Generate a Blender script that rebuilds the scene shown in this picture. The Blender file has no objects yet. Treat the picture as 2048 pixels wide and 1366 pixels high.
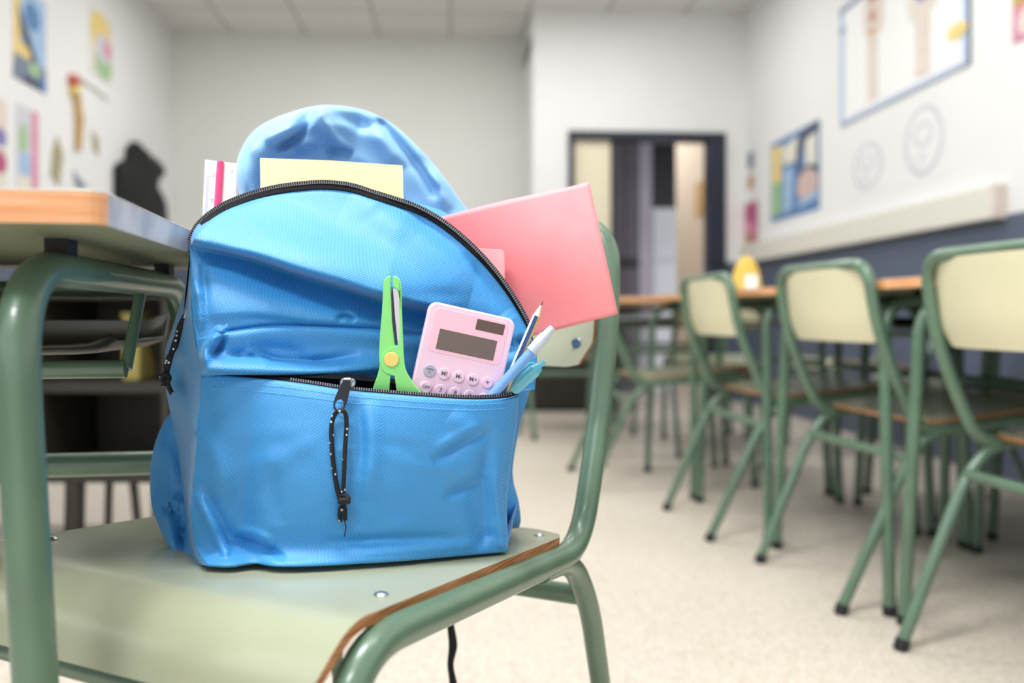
import bpy, math, random
import numpy as np
from mathutils import Vector, Matrix

random.seed(7)
S = bpy.context.scene
COL = S.collection

# ------------------------------------------------------------------ camera
YAW = math.radians(3.87)          # the camera looks this far to the right of the room's long axis
CA, SA = math.cos(YAW), math.sin(YAW)
EYE = 0.67
F = 1700.0
HOR = 630.0
cam_d = bpy.data.cameras.new('camera')
cam = bpy.data.objects.new('camera', cam_d)
COL.objects.link(cam)
cam.location = (0, 0, EYE)
cam.rotation_euler = (math.pi / 2, 0, -YAW)
cam_d.sensor_width = 36.0
cam_d.lens = F / 2048 * 36
cam_d.shift_y = -(683 - HOR) / 2048
cam_d.clip_start = 0.02
cam_d.dof.use_dof = True
cam_d.dof.focus_distance = 0.785
cam_d.dof.aperture_fstop = 2.7
cam_d.dof.aperture_blades = 0
S.camera = cam

# ------------------------------------------------------------------ view, sky
S.view_settings.view_transform = 'Standard'
S.view_settings.look = 'None'
S.view_settings.gamma = 1.0
S.view_settings.use_curve_mapping = False
S.view_settings.exposure = -0.33
wd = bpy.data.worlds.new('sky')
S.world = wd
wd.use_nodes = True
wd.node_tree.nodes['Background'].inputs[0].default_value = (0.82, 0.9, 1.0, 1)
wd.node_tree.nodes['Background'].inputs[1].default_value = 1.3


def area(name, loc, target, sx, sy, power, colour=(1, 1, 1)):
    d = bpy.data.lights.new(name, 'AREA')
    d.shape = 'RECTANGLE'
    d.size, d.size_y = sx, sy
    d.energy = power
    d.color = colour
    o = bpy.data.objects.new(name, d)
    COL.objects.link(o)
    o.location = loc
    v = Vector(target) - Vector(loc)
    o.rotation_euler = v.to_track_quat('-Z', 'Y').to_euler()
    return o


XL, XR = -2.31, 2.25
YB, YF, YR = 6.456, 7.155, -3.0    # near part of the back wall, far part, wall behind the camera
XS = 0.597                         # the step between the two
ZC = 3.0
# daylight through the windows of the left wall and of the wall behind the camera
area('window_daylight', (XL + 0.06, 0.9, 1.85), (XL + 1.1, 0.9, 1.62), 4.6, 1.5, 22, (0.93, 0.97, 1.0))
area('rear_window_daylight', (0.0, YR + 0.06, 1.85), (0, 0, 1.5), 3.8, 1.5, 12, (0.93, 0.97, 1.0))
# unseen ceiling lamps; the one above the backpack is added to brighten it
LAMPS = [(-1.05, -1.15, 84), (0.95, 0.9, 14), (-0.35, 0.6, 88), (-0.95, 3.3, 34), (0.95, 3.3, 26), (-0.9, 5.6, 26), (0.95, 5.3, 20)]
for lx, ly, lp in LAMPS:
    area('lamp_light', (lx, ly, ZC - 0.05), (lx, ly, 0), 0.9 if lp > 100 else 1.15, 0.5, lp, (0.98, 0.99, 1.0))
area('corridor_light', (1.5, 8.2, 2.7), (1.5, 8.2, 0), 1.0, 1.0, 34, (0.95, 0.97, 1.0))


# ------------------------------------------------------------------ geometry of the view, seat plane
def W(xc, zc, z):
    """camera-aligned ground coordinates (right, forward) + height -> world"""
    return Vector((xc * CA + zc * SA, -xc * SA + zc * CA, z))


def P(px, py, z):
    """a sight line of the photograph at depth z (metres)"""
    return W((px - 1024) / F * z, z, EYE + (HOR - py) / F * z)


def ray(px, py):
    return P(px, py, 1.0) - Vector((0, 0, EYE))


def hit_x(px, py, X):
    r = ray(px, py)
    return Vector((0, 0, EYE)) + r * (X / r.x)


def hit_y(px, py, Y):
    r = ray(px, py)
    return Vector((0, 0, EYE)) + r * (Y / r.y)


CO = (-0.205, 0.865)               # chair that carries the backpack: centre on the floor
CD = (0.43, 0.903)                 # its "back" direction
CWd = (0.903, -0.43)               # its width direction


def seat_z(xc, zc):
    yl = (xc - CO[0]) * CD[0] + (zc - CO[1]) * CD[1]
    return 0.4445 - 0.0833 * yl


def seat_depth(px, py, lift=0.0015):
    """depth at which a sight line meets the seat top"""
    z = 0.8
    for _ in range(30):
        xc = (px - 1024) / F * z
        h = EYE - seat_z(xc, z) - lift
        z = h * F / (py - HOR)
    return z


# ------------------------------------------------------------------ materials
def srgb(r, g, b):
    f = lambda c: (c / 255) / 12.92 if c / 255 <= 0.04045 else ((c / 255 + 0.055) / 1.055) ** 2.4
    return (f(r), f(g), f(b), 1)


def new_mat(name):
    m = bpy.data.materials.new(name)
    m.use_nodes = True
    return m, m.node_tree, m.node_tree.nodes['Principled BSDF']


def mat(name, rgb, rough=0.5, metal=0.0, spec=0.5, bump=0.0, bscale=300, vary=0.0, vscale=8, sheen=0.0,
        rgb2=None, coat=0.0, trans=0.0, alpha=1.0, emit=0.0, lo=0.4, hi=0.6):
    m, nt, b = new_mat(name)
    b.inputs['Base Color'].default_value = srgb(*rgb)
    b.inputs['Roughness'].default_value = rough
    b.inputs['Metallic'].default_value = metal
    b.inputs['Specular IOR Level'].default_value = spec
    b.inputs['Coat Weight'].default_value = coat
    b.inputs['Transmission Weight'].default_value = trans
    b.inputs['Alpha'].default_value = alpha
    if sheen:
        b.inputs['Sheen Weight'].default_value = sheen
        b.inputs['Sheen Roughness'].default_value = 0.4
    if emit:
        b.inputs['Emission Color'].default_value = srgb(*rgb)
        b.inputs['Emission Strength'].default_value = emit
    N, L = nt.nodes.new, nt.links.new
    tc = N('ShaderNodeTexCoord')
    if vary or rgb2:
        n = N('ShaderNodeTexNoise')
        n.inputs['Scale'].default_value = vscale
        n.inputs['Detail'].default_value = 4
        L(tc.outputs['Object'], n.inputs['Vector'])
        r = N('ShaderNodeValToRGB')
        r.color_ramp.elements[0].position = lo
        r.color_ramp.elements[1].position = hi
        c = srgb(*rgb)
        r.color_ramp.elements[0].color = (c[0] * (1 - vary), c[1] * (1 - vary), c[2] * (1 - vary), 1)
        r.color_ramp.elements[1].color = srgb(*rgb2) if rgb2 else c
        L(n.outputs['Fac'], r.inputs['Fac'])
        L(r.outputs['Color'], b.inputs['Base Color'])
    if bump:
        n2 = N('ShaderNodeTexNoise')
        n2.inputs['Scale'].default_value = bscale
        L(tc.outputs['Object'], n2.inputs['Vector'])
        bp = N('ShaderNodeBump')
        bp.inputs['Strength'].default_value = bump
        bp.inputs['Distance'].default_value = 0.002
        L(n2.outputs['Fac'], bp.inputs['Height'])
        L(bp.outputs['Normal'], b.inputs['Normal'])
    return m


def fabric_mat(name, rgb, weave=900, strength=0.35, rough=0.55, sheen=0.25):
    m, nt, b = new_mat(name)
    N, L = nt.nodes.new, nt.links.new
    b.inputs['Roughness'].default_value = rough
    b.inputs['Specular IOR Level'].default_value = 0.8
    b.inputs['Coat Weight'].default_value = 0.12
    b.inputs['Coat Roughness'].default_value = 0.6
    b.inputs['Sheen Weight'].default_value = sheen
    b.inputs['Sheen Roughness'].default_value = 0.35
    b.inputs['Sheen Tint'].default_value = (0.8, 0.9, 1, 1)
    tc = N('ShaderNodeTexCoord')
    hs = []
    for k, rot in enumerate((0.5, -0.9)):
        mp = N('ShaderNodeMapping')
        mp.inputs['Rotation'].default_value = (0, rot, 0.3)
        L(tc.outputs['Object'], mp.inputs['Vector'])
        w = N('ShaderNodeTexWave')
        w.bands_direction = 'X'
        w.inputs['Scale'].default_value = weave / 6.3
        w.inputs['Distortion'].default_value = 0.6
        w.inputs['Detail'].default_value = 0
        L(mp.outputs['Vector'], w.inputs['Vector'])
        hs.append(w.outputs['Fac'])
    mul = N('ShaderNodeMath')
    mul.operation = 'MULTIPLY'
    L(hs[0], mul.inputs[0])
    L(hs[1], mul.inputs[1])
    bp = N('ShaderNodeBump')
    bp.inputs['Strength'].default_value = strength
    bp.inputs['Distance'].default_value = 0.0006
    L(mul.outputs[0], bp.inputs['Height'])
    L(bp.outputs['Normal'], b.inputs['Normal'])
    r = N('ShaderNodeMixRGB')
    c = srgb(*rgb)
    r.inputs[1].default_value = tuple(x * 0.86 for x in c[:3]) + (1,)
    r.inputs[2].default_value = tuple(min(1, x * 1.12) for x in c[:3]) + (1,)
    L(mul.outputs[0], r.inputs[0])
    L(r.outputs[0], b.inputs['Base Color'])
    return m


def floor_mat():
    m, nt, b = new_mat('terrazzo_floor')
    N, L = nt.nodes.new, nt.links.new
    tc = N('ShaderNodeTexCoord')
    v = N('ShaderNodeTexVoronoi')
    v.inputs['Scale'].default_value = 150
    L(tc.outputs['Object'], v.inputs['Vector'])
    r = N('ShaderNodeValToRGB')
    r.color_ramp.interpolation = 'LINEAR'
    e = r.color_ramp.elements
    e[0].position, e[0].color = 0.0, srgb(192, 179, 162)
    e[1].position, e[1].color = 1.0, srgb(228, 220, 208)
    k = e.new(0.35)
    k.color = srgb(211, 200, 184)
    L(v.outputs['Color'], r.inputs['Fac'])
    n = N('ShaderNodeTexNoise')
    n.inputs['Scale'].default_value = 3.0
    n.inputs['Detail'].default_value = 6
    L(tc.outputs['Object'], n.inputs['Vector'])
    mx = N('ShaderNodeMixRGB')
    mx.blend_type = 'MULTIPLY'
    mx.inputs[0].default_value = 0.10
    L(r.outputs[0], mx.inputs[1])
    L(n.outputs['Fac'], mx.inputs[2])
    L(mx.outputs[0], b.inputs['Base Color'])
    b.inputs['Roughness'].default_value = 0.38
    b.inputs['Specular IOR Level'].default_value = 0.4
    return m


def ceiling_mat():
    m, nt, b = new_mat('ceiling_tiles')
    N, L = nt.nodes.new, nt.links.new
    tc = N('ShaderNodeTexCoord')
    mp = N('ShaderNodeMapping')
    mp.inputs['Location'].default_value = (0.03, 0.03, 0)
    L(tc.outputs['Object'], mp.inputs['Vector'])
    br = N('ShaderNodeTexBrick')
    br.offset = 0
    br.inputs['Scale'].default_value = 1.0
    br.inputs['Brick Width'].default_value = 0.6
    br.inputs['Row Height'].default_value = 0.6
    br.inputs['Mortar Size'].default_value = 0.012
    br.inputs['Color1'].default_value = srgb(226, 225, 221)
    br.inputs['Color2'].default_value = srgb(222, 221, 217)
    br.inputs['Mortar'].default_value = srgb(176, 175, 171)
    L(mp.outputs[0], br.inputs['Vector'])
    L(br.outputs['Color'], b.inputs['Base Color'])
    b.inputs['Roughness'].default_value = 0.9
    return m


def wood_edge_mat(name, a, c, scale=18):
    m, nt, b = new_mat(name)
    N, L = nt.nodes.new, nt.links.new
    tc = N('ShaderNodeTexCoord')
    mp = N('ShaderNodeMapping')
    mp.inputs['Scale'].default_value = (2, 2, 60)
    L(tc.outputs['Object'], mp.inputs['Vector'])
    n = N('ShaderNodeTexNoise')
    n.inputs['Scale'].default_value = scale
    n.inputs['Detail'].default_value = 5
    L(mp.outputs[0], n.inputs['Vector'])
    r = N('ShaderNodeValToRGB')
    r.color_ramp.elements[0].position = 0.35
    r.color_ramp.elements[1].position = 0.65
    r.color_ramp.elements[0].color = srgb(*a)
    r.color_ramp.elements[1].color = srgb(*c)
    L(n.outputs['Fac'], r.inputs['Fac'])
    L(r.outputs[0], b.inputs['Base Color'])
    b.inputs['Roughness'].default_value = 0.45
    return m


def cord_mat():
    m, nt, b = new_mat('black_cord_with_white_flecks')
    N, L = nt.nodes.new, nt.links.new
    tc = N('ShaderNodeTexCoord')
    v = N('ShaderNodeTexVoronoi')
    v.inputs['Scale'].default_value = 185
    L(tc.outputs['Object'], v.inputs['Vector'])
    r = N('ShaderNodeValToRGB')
    r.color_ramp.interpolation = 'CONSTANT'
    r.color_ramp.elements[0].color = srgb(225, 228, 235)
    r.color_ramp.elements[1].position = 0.2
    r.color_ramp.elements[1].color = srgb(14, 15, 20)
    L(v.outputs['Distance'], r.inputs['Fac'])
    L(r.outputs[0], b.inputs['Base Color'])
    b.inputs['Roughness'].default_value = 0.7
    return m


M = {}
M['wall'] = mat('white_wall_paint', (234, 234, 233), 0.85, vary=0.02, vscale=2)
M['wall_far'] = mat('pale_grey_wall_paint', (224, 225, 220), 0.85, vary=0.02, vscale=2)
M['dado'] = mat('slate_blue_dado_paint', (88, 98, 118), 0.55, vary=0.05, vscale=3)
M['floor'] = floor_mat()
M['ceiling'] = ceiling_mat()
M['navy'] = mat('dark_navy_frame_paint', (26, 34, 52), 0.4)
M['trunk'] = mat('cream_trunking', (226, 223, 212), 0.5)
M['tube'] = mat('green_painted_steel', (92, 120, 98), 0.34, spec=0.6, coat=0.25, vary=0.12, vscale=14)
M['seat'] = mat('pale_green_laminate', (164, 168, 142), 0.24, spec=0.55, vary=0.05, vscale=6)
M['back'] = mat('cream_laminate', (220, 214, 180), 0.4, vary=0.04, vscale=5)
M['ply'] = wood_edge_mat('plywood_edge', (140, 84, 44), (200, 142, 92), 10)
M['edgewood'] = wood_edge_mat('varnished_beech_edge', (220, 150, 98), (234, 182, 138), 4)
M['edgeworn'] = mat('worn_grey_edge', (180, 178, 178), 0.4, rgb2=(204, 198, 194), vary=0.15, vscale=16)
M['desktop'] = mat('desk_laminate', (206, 200, 186), 0.3)
M['under'] = mat('desk_underside', (118, 122, 96), 0.6)
M['tray'] = mat('moulded_tray', (52, 51, 40), 0.35)
M['rubber'] = mat('black_rubber', (28, 28, 30), 0.6)
M['chrome'] = mat('polished_steel', (190, 194, 200), 0.33, metal=1.0)
M['gunmetal'] = mat('gunmetal_zip_pull', (52, 54, 60), 0.3, metal=0.8)
M['bag'] = fabric_mat('blue_polyester_fabric', (46, 148, 218), rough=0.55, sheen=0.35)
M['bag_in'] = fabric_mat('blue_lining', (0, 108, 178), strength=0.15)
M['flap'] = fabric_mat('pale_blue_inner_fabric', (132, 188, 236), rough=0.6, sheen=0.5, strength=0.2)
M['stitch'] = mat('blue_thread', (90, 180, 240), 0.6)
M['tape'] = mat('black_zipper_tape', (10, 10, 14), 0.8, spec=0.2, bump=0.3, bscale=900)
M['teeth'] = mat('grey_zipper_teeth', (150, 152, 160), 0.3, metal=0.8)
M['cord'] = cord_mat()
M['web'] = mat('black_webbing', (22, 23, 26), 0.8, bump=0.4, bscale=700)
M['yellow'] = mat('pale_yellow_paper', (240, 226, 172), 0.7, vary=0.03, vscale=9)
M['coral'] = mat('coral_foam', (250, 140, 148), 0.6, rgb2=(255, 154, 160), vary=0.03, vscale=7)
M['palepink'] = mat('pale_pink_paper', (252, 178, 182), 0.7)
M['calc'] = mat('pink_plastic', (240, 206, 228), 0.35, spec=0.5)
M['calc_face'] = mat('deeper_pink_plastic', (244, 196, 216), 0.3)
M['lcd'] = mat('grey_brown_screen', (112, 98, 94), 0.15)
M['solar'] = mat('brown_solar_cell', (98, 82, 76), 0.2)
M['greybtn'] = mat('grey_button', (176, 176, 194), 0.35)
M['ink'] = mat('grey_print', (104, 96, 112), 0.6)
M['green'] = mat('lime_plastic', (142, 232, 134), 0.35, spec=0.5)
M['pivot'] = mat('yellow_cap', (246, 214, 120), 0.35)
M['blade'] = mat('scissor_blade', (214, 214, 224), 0.3, metal=0.5)
M['slot'] = mat('dark_slot', (40, 44, 64), 0.5)
M['pencilwood'] = mat('pencil_wood', (238, 214, 190), 0.6)
M['pencilnavy'] = mat('navy_pencil_paint', (36, 72, 128), 0.3)
M['pencilgold'] = mat('gold_pencil_paint', (236, 190, 110), 0.35)
M['pencilwhite'] = mat('white_pencil_paint', (240, 240, 244), 0.35)
M['lead'] = mat('graphite', (70, 72, 80), 0.4)
M['penblue'] = mat('cornflower_plastic', (112, 160, 224), 0.3)
M['frost'] = mat('frosted_plastic', (226, 234, 246), 0.35, trans=0.35)
M['teal'] = mat('clear_teal_plastic', (110, 206, 232), 0.12, trans=0.2, spec=0.8)
M['tealink'] = mat('teal_refill', (30, 150, 190), 0.3)
M['ruler'] = mat('white_clear_plastic', (222, 223, 236), 0.25)
M['rulerpink'] = mat('pink_grip', (248, 70, 124), 0.25)
M['rulerink'] = mat('ruler_print', (176, 182, 196), 0.6)
M['paper'] = mat('white_paper', (240, 240, 238), 0.8)
M['frameblue'] = mat('pale_blue_border', (178, 194, 222), 0.5)
M['clip'] = mat('slate_hanging_bar', (112, 130, 164), 0.5)
for nm, c in dict(p_blue=(95, 135, 183), p_sky=(167, 195, 227), p_yel=(237, 211, 135), p_grn=(147, 191, 146),
                  p_grey=(123, 136, 155), p_dark=(74, 83, 103), p_skin=(211, 184, 175), p_cream=(227, 223, 210),
                  p_pink=(218, 143, 171), p_mag=(183, 91, 127), p_brown=(195, 157, 103), p_olive=(167, 160, 127),
                  p_red=(203, 106, 96), p_tan=(226, 213, 203), p_lilac=(211, 210, 219), p_violet=(135, 123, 183),
                  p_rust=(183, 135, 114), p_green=(167, 199, 151)).items():
    M[nm] = mat(nm.replace('p_', 'printed_'), c, 0.7, vary=0.08, vscale=12)
M['blackcloth'] = mat('black_cloth', (24, 26, 26), 0.9, bump=0.4, bscale=120)
M['leafcream'] = mat('cream_door_panel', (232, 222, 192), 0.5)
M['curtain'] = mat('grey_lilac_panel', (120, 112, 124), 0.7)
M['lilac'] = mat('pale_lilac_column', (196, 188, 206), 0.6)
M['darkpanel'] = mat('dark_grey_panel', (54, 50, 54), 0.6)
M['corr'] = mat('corridor_cream', (214, 196, 174), 0.8)
M['white_gloss'] = mat('white_enamel', (240, 242, 248), 0.3)
M['glass'] = mat('window_glass', (255, 255, 255), 0.0, trans=1.0)
M['alu'] = mat('white_window_frame', (228, 230, 232), 0.4)
M['diffuser'] = mat('lamp_diffuser', (255, 250, 242), 0.5, emit=2.0)


# ------------------------------------------------------------------ mesh helpers
class MB:
    def __init__(s):
        s.v, s.f, s.mi = [], [], []

    def add(s, vs, fs, mi=0):
        n = len(s.v)
        s.v += [tuple(p) for p in vs]
        s.f += [tuple(n + i for i in f) for f in fs]
        s.mi += [mi] * len(fs)
        return s

    def box(s, c, e, R=None, mi=0):
        """centre, full extents, optional 3x3 rotation"""
        R = R or Matrix.Identity(3)
        vs = []
        for dz in (-.5, .5):
            for dy in (-.5, .5):
                for dx in (-.5, .5):
                    vs.append(Vector(c) + R @ Vector((dx * e[0], dy * e[1], dz * e[2])))
        return s.add(vs, [(0, 2, 3, 1), (4, 5, 7, 6), (0, 1, 5, 4), (2, 6, 7, 3), (0, 4, 6, 2), (1, 3, 7, 5)], mi)

    def bb(s, x0, x1, y0, y1, z0, z1, mi=0):
        return s.box(((x0 + x1) / 2, (y0 + y1) / 2, (z0 + z1) / 2), (x1 - x0, y1 - y0, z1 - z0), None, mi)

    def tube(s, pts, r, n=12, mi=0, cap=True, flat=1.0):
        pts = [Vector(p) for p in pts]
        k = len(pts)
        rr = r if isinstance(r, (list, tuple)) else [r] * k
        tang = [(pts[min(i + 1, k - 1)] - pts[max(i - 1, 0)]).normalized() for i in range(k)]
        up = Vector((0, 0, 1)) if abs(tang[0].z) < 0.9 else Vector((1, 0, 0))
        nrm = (up - tang[0] * up.dot(tang[0])).normalized()
        vs, fs = [], []
        for i in range(k):
            t = tang[i]
            nrm = (nrm - t * nrm.dot(t)).normalized()
            b = t.cross(nrm)
            for j in range(n):
                a = 2 * math.pi * j / n
                vs.append(pts[i] + nrm * (math.cos(a) * rr[i] * flat) + b * (math.sin(a) * rr[i]))
        for i in range(k - 1):
            for j in range(n):
                j2 = (j + 1) % n
                fs.append((i * n + j, i * n + j2, (i + 1) * n + j2, (i + 1) * n + j))
        if cap:
            fs.append(tuple(range(n))[::-1])
            fs.append(tuple((k - 1) * n + j for j in range(n)))
        return s.add(vs, fs, mi)

    def grid(s, A, mi=0, flip=False):
        """A: nu x nv list of points"""
        nu, nv = len(A), len(A[0])
        vs = [p for row in A for p in row]
        fs = []
        for i in range(nu - 1):
            for j in range(nv - 1):
                q = (i * nv + j, (i + 1) * nv + j, (i + 1) * nv + j + 1, i * nv + j + 1)
                fs.append(q[::-1] if flip else q)
        return s.add(vs, fs, mi)

    def prism(s, poly, t0, t1, R=None, o=(0, 0, 0), mi=0, side=None):
        """poly in the local XY plane, extruded from z=t0 to z=t1"""
        R = R or Matrix.Identity(3)
        o = Vector(o)
        n = len(poly)
        vs = [o + R @ Vector((x, y, t0)) for x, y in poly] + [o + R @ Vector((x, y, t1)) for x, y in poly]
        s.add(vs, [tuple(range(n))[::-1], tuple(range(n, 2 * n))], mi)
        k = len(s.v) - 2 * n
        for i in range(n):
            j = (i + 1) % n
            s.f.append((k + i, k + j, k + n + j, k + n + i))
            s.mi.append(mi if side is None else side)
        return s

    def build(s, name, mats, parent=None, smooth=False, bevel=0.0, solid=0.0, sub=0, angle=40, offset=0.0):
        me = bpy.data.meshes.new(name)
        off = Vector((0, 0, 0))
        me.from_pydata([tuple(Vector(p) - off) for p in s.v], [], s.f)
        if not isinstance(mats, (list, tuple)):
            mats = [mats]
        for m in mats:
            me.materials.append(m)
        if len(mats) > 1:
            me.polygons.foreach_set('material_index', s.mi)
        me.validate()
        me.update()
        o = bpy.data.objects.new(name, me)
        COL.objects.link(o)
        if parent is not None:
            o.parent = parent
            wm = parent.get('_inv')
            o.matrix_parent_inverse = world_of(parent).inverted()
        if smooth:
            me.polygons.foreach_set('use_smooth', [True] * len(me.polygons))
            if angle < 180:
                me.set_sharp_from_angle(angle=math.radians(angle))
        if solid:
            md = o.modifiers.new('thickness', 'SOLIDIFY')
            md.thickness = solid
            md.offset = offset
        if bevel:
            md = o.modifiers.new('bevel', 'BEVEL')
            md.width = bevel
            md.segments = 3
            md.limit_method = 'ANGLE'
            md.angle_limit = math.radians(35)
        if sub:
            md = o.modifiers.new('sub', 'SUBSURF')
            md.levels = md.render_levels = sub
        return o


def world_of(o):
    m = o.matrix_basis.copy()
    p = o
    while p.parent is not None:
        m = p.parent.matrix_basis @ p.matrix_parent_inverse @ m if False else p.parent.matrix_basis @ (p.matrix_parent_inverse @ m)
        p = p.parent
    return m


def thing(name, label, cat, loc=(0, 0, 0), rz=0.0, group=None):
    o = bpy.data.objects.new(name, None)
    COL.objects.link(o)
    o.location = loc
    o.rotation_euler = (0, 0, rz)
    o.matrix_basis = Matrix.Translation(Vector(loc)) @ Matrix.Rotation(rz, 4, 'Z')
    o.empty_display_size = 0.05
    o['label'] = label
    o['category'] = cat
    if group:
        o['group'] = group
    return o


def tag(o, label, cat, group=None):
    o['label'] = label
    o['category'] = cat
    if group:
        o['group'] = group
    return o


def struct(name, mb, m, parent=None, **k):
    o = mb.build(name, m, parent, **k)
    if parent is None:
        o['kind'] = 'structure'
    return o


def local_part(o, parent):
    """a mesh written in its thing's own coordinates"""
    o.matrix_parent_inverse = Matrix.Identity(4)
    return o


def dup(root, loc, rz, label, group=None):
    r = root.copy()
    COL.objects.link(r)
    r.matrix_basis = Matrix.Translation(Vector(loc)) @ Matrix.Rotation(rz, 4, 'Z')
    r['label'] = label
    if group:
        r['group'] = group

    def kids(src, dst):
        for ch in [c for c in src.children]:
            c = ch.copy()
            COL.objects.link(c)
            c.parent = dst
            c.matrix_parent_inverse = ch.matrix_parent_inverse.copy()
            kids(ch, c)
    kids(root, r)
    return r


def fillet(pts, rad, n=8):
    """polyline with rounded corners"""
    pts = [Vector(p) for p in pts]
    out = [pts[0]]
    for i in range(1, len(pts) - 1):
        r = rad[i - 1] if isinstance(rad, (list, tuple)) else rad
        a, b, c = pts[i - 1], pts[i], pts[i + 1]
        u, v = (a - b), (c - b)
        d = min(r, u.length * 0.49, v.length * 0.49)
        p0, p2 = b + u.normalized() * d, b + v.normalized() * d
        for k in range(n + 1):
            t = k / n
            out.append(p0 * (1 - t) ** 2 + b * 2 * t * (1 - t) + p2 * t * t)
    out.append(pts[-1])
    return out


def spline(pts, n=8):
    """Catmull-Rom through points (tuples of any size)"""
    p = [np.array(q, float) for q in pts]
    p = [2 * p[0] - p[1]] + p + [2 * p[-1] - p[-2]]
    out = []
    for i in range(1, len(p) - 2):
        for k in range(n):
            t = k / n
            out.append(0.5 * ((2 * p[i]) + (-p[i - 1] + p[i + 1]) * t + (2 * p[i - 1] - 5 * p[i] + 4 * p[i + 1] - p[i + 2]) * t * t
                              + (-p[i - 1] + 3 * p[i] - 3 * p[i + 1] + p[i + 2]) * t ** 3))
    out.append(p[-2])
    return np.array(out)


def resample(pts, n, xy=2):
    pts = np.array(pts, float)
    d = np.r_[0, np.cumsum(np.linalg.norm(np.diff(pts[:, :xy], axis=0), axis=1))]
    t = np.linspace(0, d[-1], n)
    return np.stack([np.interp(t, d, pts[:, k]) for k in range(pts.shape[1])], 1)


def coons(B, T, L, R, nu, nv):
    """B,T left->right; L,R bottom->top; returns nu x nv x 3"""
    B, T = resample(spline(B), nu), resample(spline(T), nu)
    L, R = resample(spline(L), nv), resample(spline(R), nv)
    u = np.linspace(0, 1, nu)[:, None, None]
    v = np.linspace(0, 1, nv)[None, :, None]
    A = (1 - v) * B[:, None] + v * T[:, None] + (1 - u) * L[None] + u * R[None]
    A -= (1 - u) * (1 - v) * B[0] + u * (1 - v) * B[-1] + (1 - u) * v * T[0] + u * v * T[-1]
    return A


CREASE = 1.45


def crease(A, pts, amp, wu, wd=None, taper=(1, 1)):
    """push the sheet along its depth near a polyline; wu/wd: widths above and below the line"""
    wd = wu if wd is None else wd
    q = np.array(spline(pts, 6))
    X, Y = A[..., 0], A[..., 1]
    best = np.full(X.shape, 1e9)
    sgn = np.zeros(X.shape)
    tt = np.zeros(X.shape)
    seg = np.linalg.norm(np.diff(q, axis=0), axis=1)
    cum = np.r_[0, np.cumsum(seg)]
    for i in range(len(q) - 1):
        a, b = q[i], q[i + 1]
        d = b - a
        t = np.clip(((X - a[0]) * d[0] + (Y - a[1]) * d[1]) / (d @ d + 1e-9), 0, 1)
        ex, ey = X - a[0] - t * d[0], Y - a[1] - t * d[1]
        dist = np.hypot(ex, ey)
        m = dist < best
        best = np.where(m, dist, best)
        sgn = np.where(m, np.sign(d[0] * ey - d[1] * ex), sgn)
        tt = np.where(m, (cum[i] + t * seg[i]) / cum[-1], tt)
    w = np.where(sgn > 0, wd, wu)
    a0, a1 = taper
    tp = np.ones_like(tt)
    if a0:
        tp = tp * np.clip(tt / 0.3, 0, 1) ** 0.7
    if a1:
        tp = tp * np.clip((1 - tt) / 0.3, 0, 1) ** 0.7
    A[..., 2] += CREASE * amp * np.exp(-(best / w) ** 2) * tp


def blob(A, cx, cy, rx, ry, amp):
    A[..., 2] += amp * np.exp(-((A[..., 0] - cx) / rx) ** 2 - ((A[..., 1] - cy) / ry) ** 2)


def to_world(A):
    return [[P(*A[i, j]) for j in range(A.shape[1])] for i in range(A.shape[0])]


def text_geo(body, size, R, o, extrude=0.0002, bold=0.0):
    """flat lettering -> (verts, faces) centred at o in frame R"""
    cu = bpy.data.curves.new('lettering', 'FONT')
    cu.body = body
    cu.size = size
    cu.align_x = 'CENTER'
    cu.align_y = 'CENTER'
    cu.extrude = extrude
    cu.offset = bold
    ob = bpy.data.objects.new('lettering', cu)
    COL.objects.link(ob)
    dg = bpy.context.evaluated_depsgraph_get()
    me = bpy.data.meshes.new_from_object(ob.evaluated_get(dg))
    vs = [Vector(o) + R @ v.co for v in me.vertices]
    fs = [tuple(p.vertices) for p in me.polygons]
    bpy.data.objects.remove(ob)
    bpy.data.curves.remove(cu)
    bpy.data.meshes.remove(me)
    return vs, fs


def circle(cx, cy, r, n=28):
    return [(cx + r * math.cos(2 * math.pi * k / n), cy + r * math.sin(2 * math.pi * k / n)) for k in range(n)]


def rrect(x0, y0, x1, y1, r, n=6):
    out = []
    for cx, cy, a in ((x1 - r, y1 - r, 0), (x0 + r, y1 - r, 90), (x0 + r, y0 + r, 180), (x1 - r, y0 + r, 270)):
        for k in range(n + 1):
            t = math.radians(a + 90 * k / n)
            out.append((cx + r * math.cos(t), cy + r * math.sin(t)))
    return out


# ================================================================== ROOM
T = 0.12
f = MB()
f.bb(XL - T, XR + T, YR - T, YF + T, -0.1, 0)
f.bb(XS, XR + 1.2, YF + T, 10.6, -0.1, 0)
struct('floor', f, M['floor'])
c = MB()
c.bb(XL - T, XR + T, YR - T, YF + T, ZC, ZC + 0.1)
struct('ceiling', c, M['ceiling'])

DADO = 1.08
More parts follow.
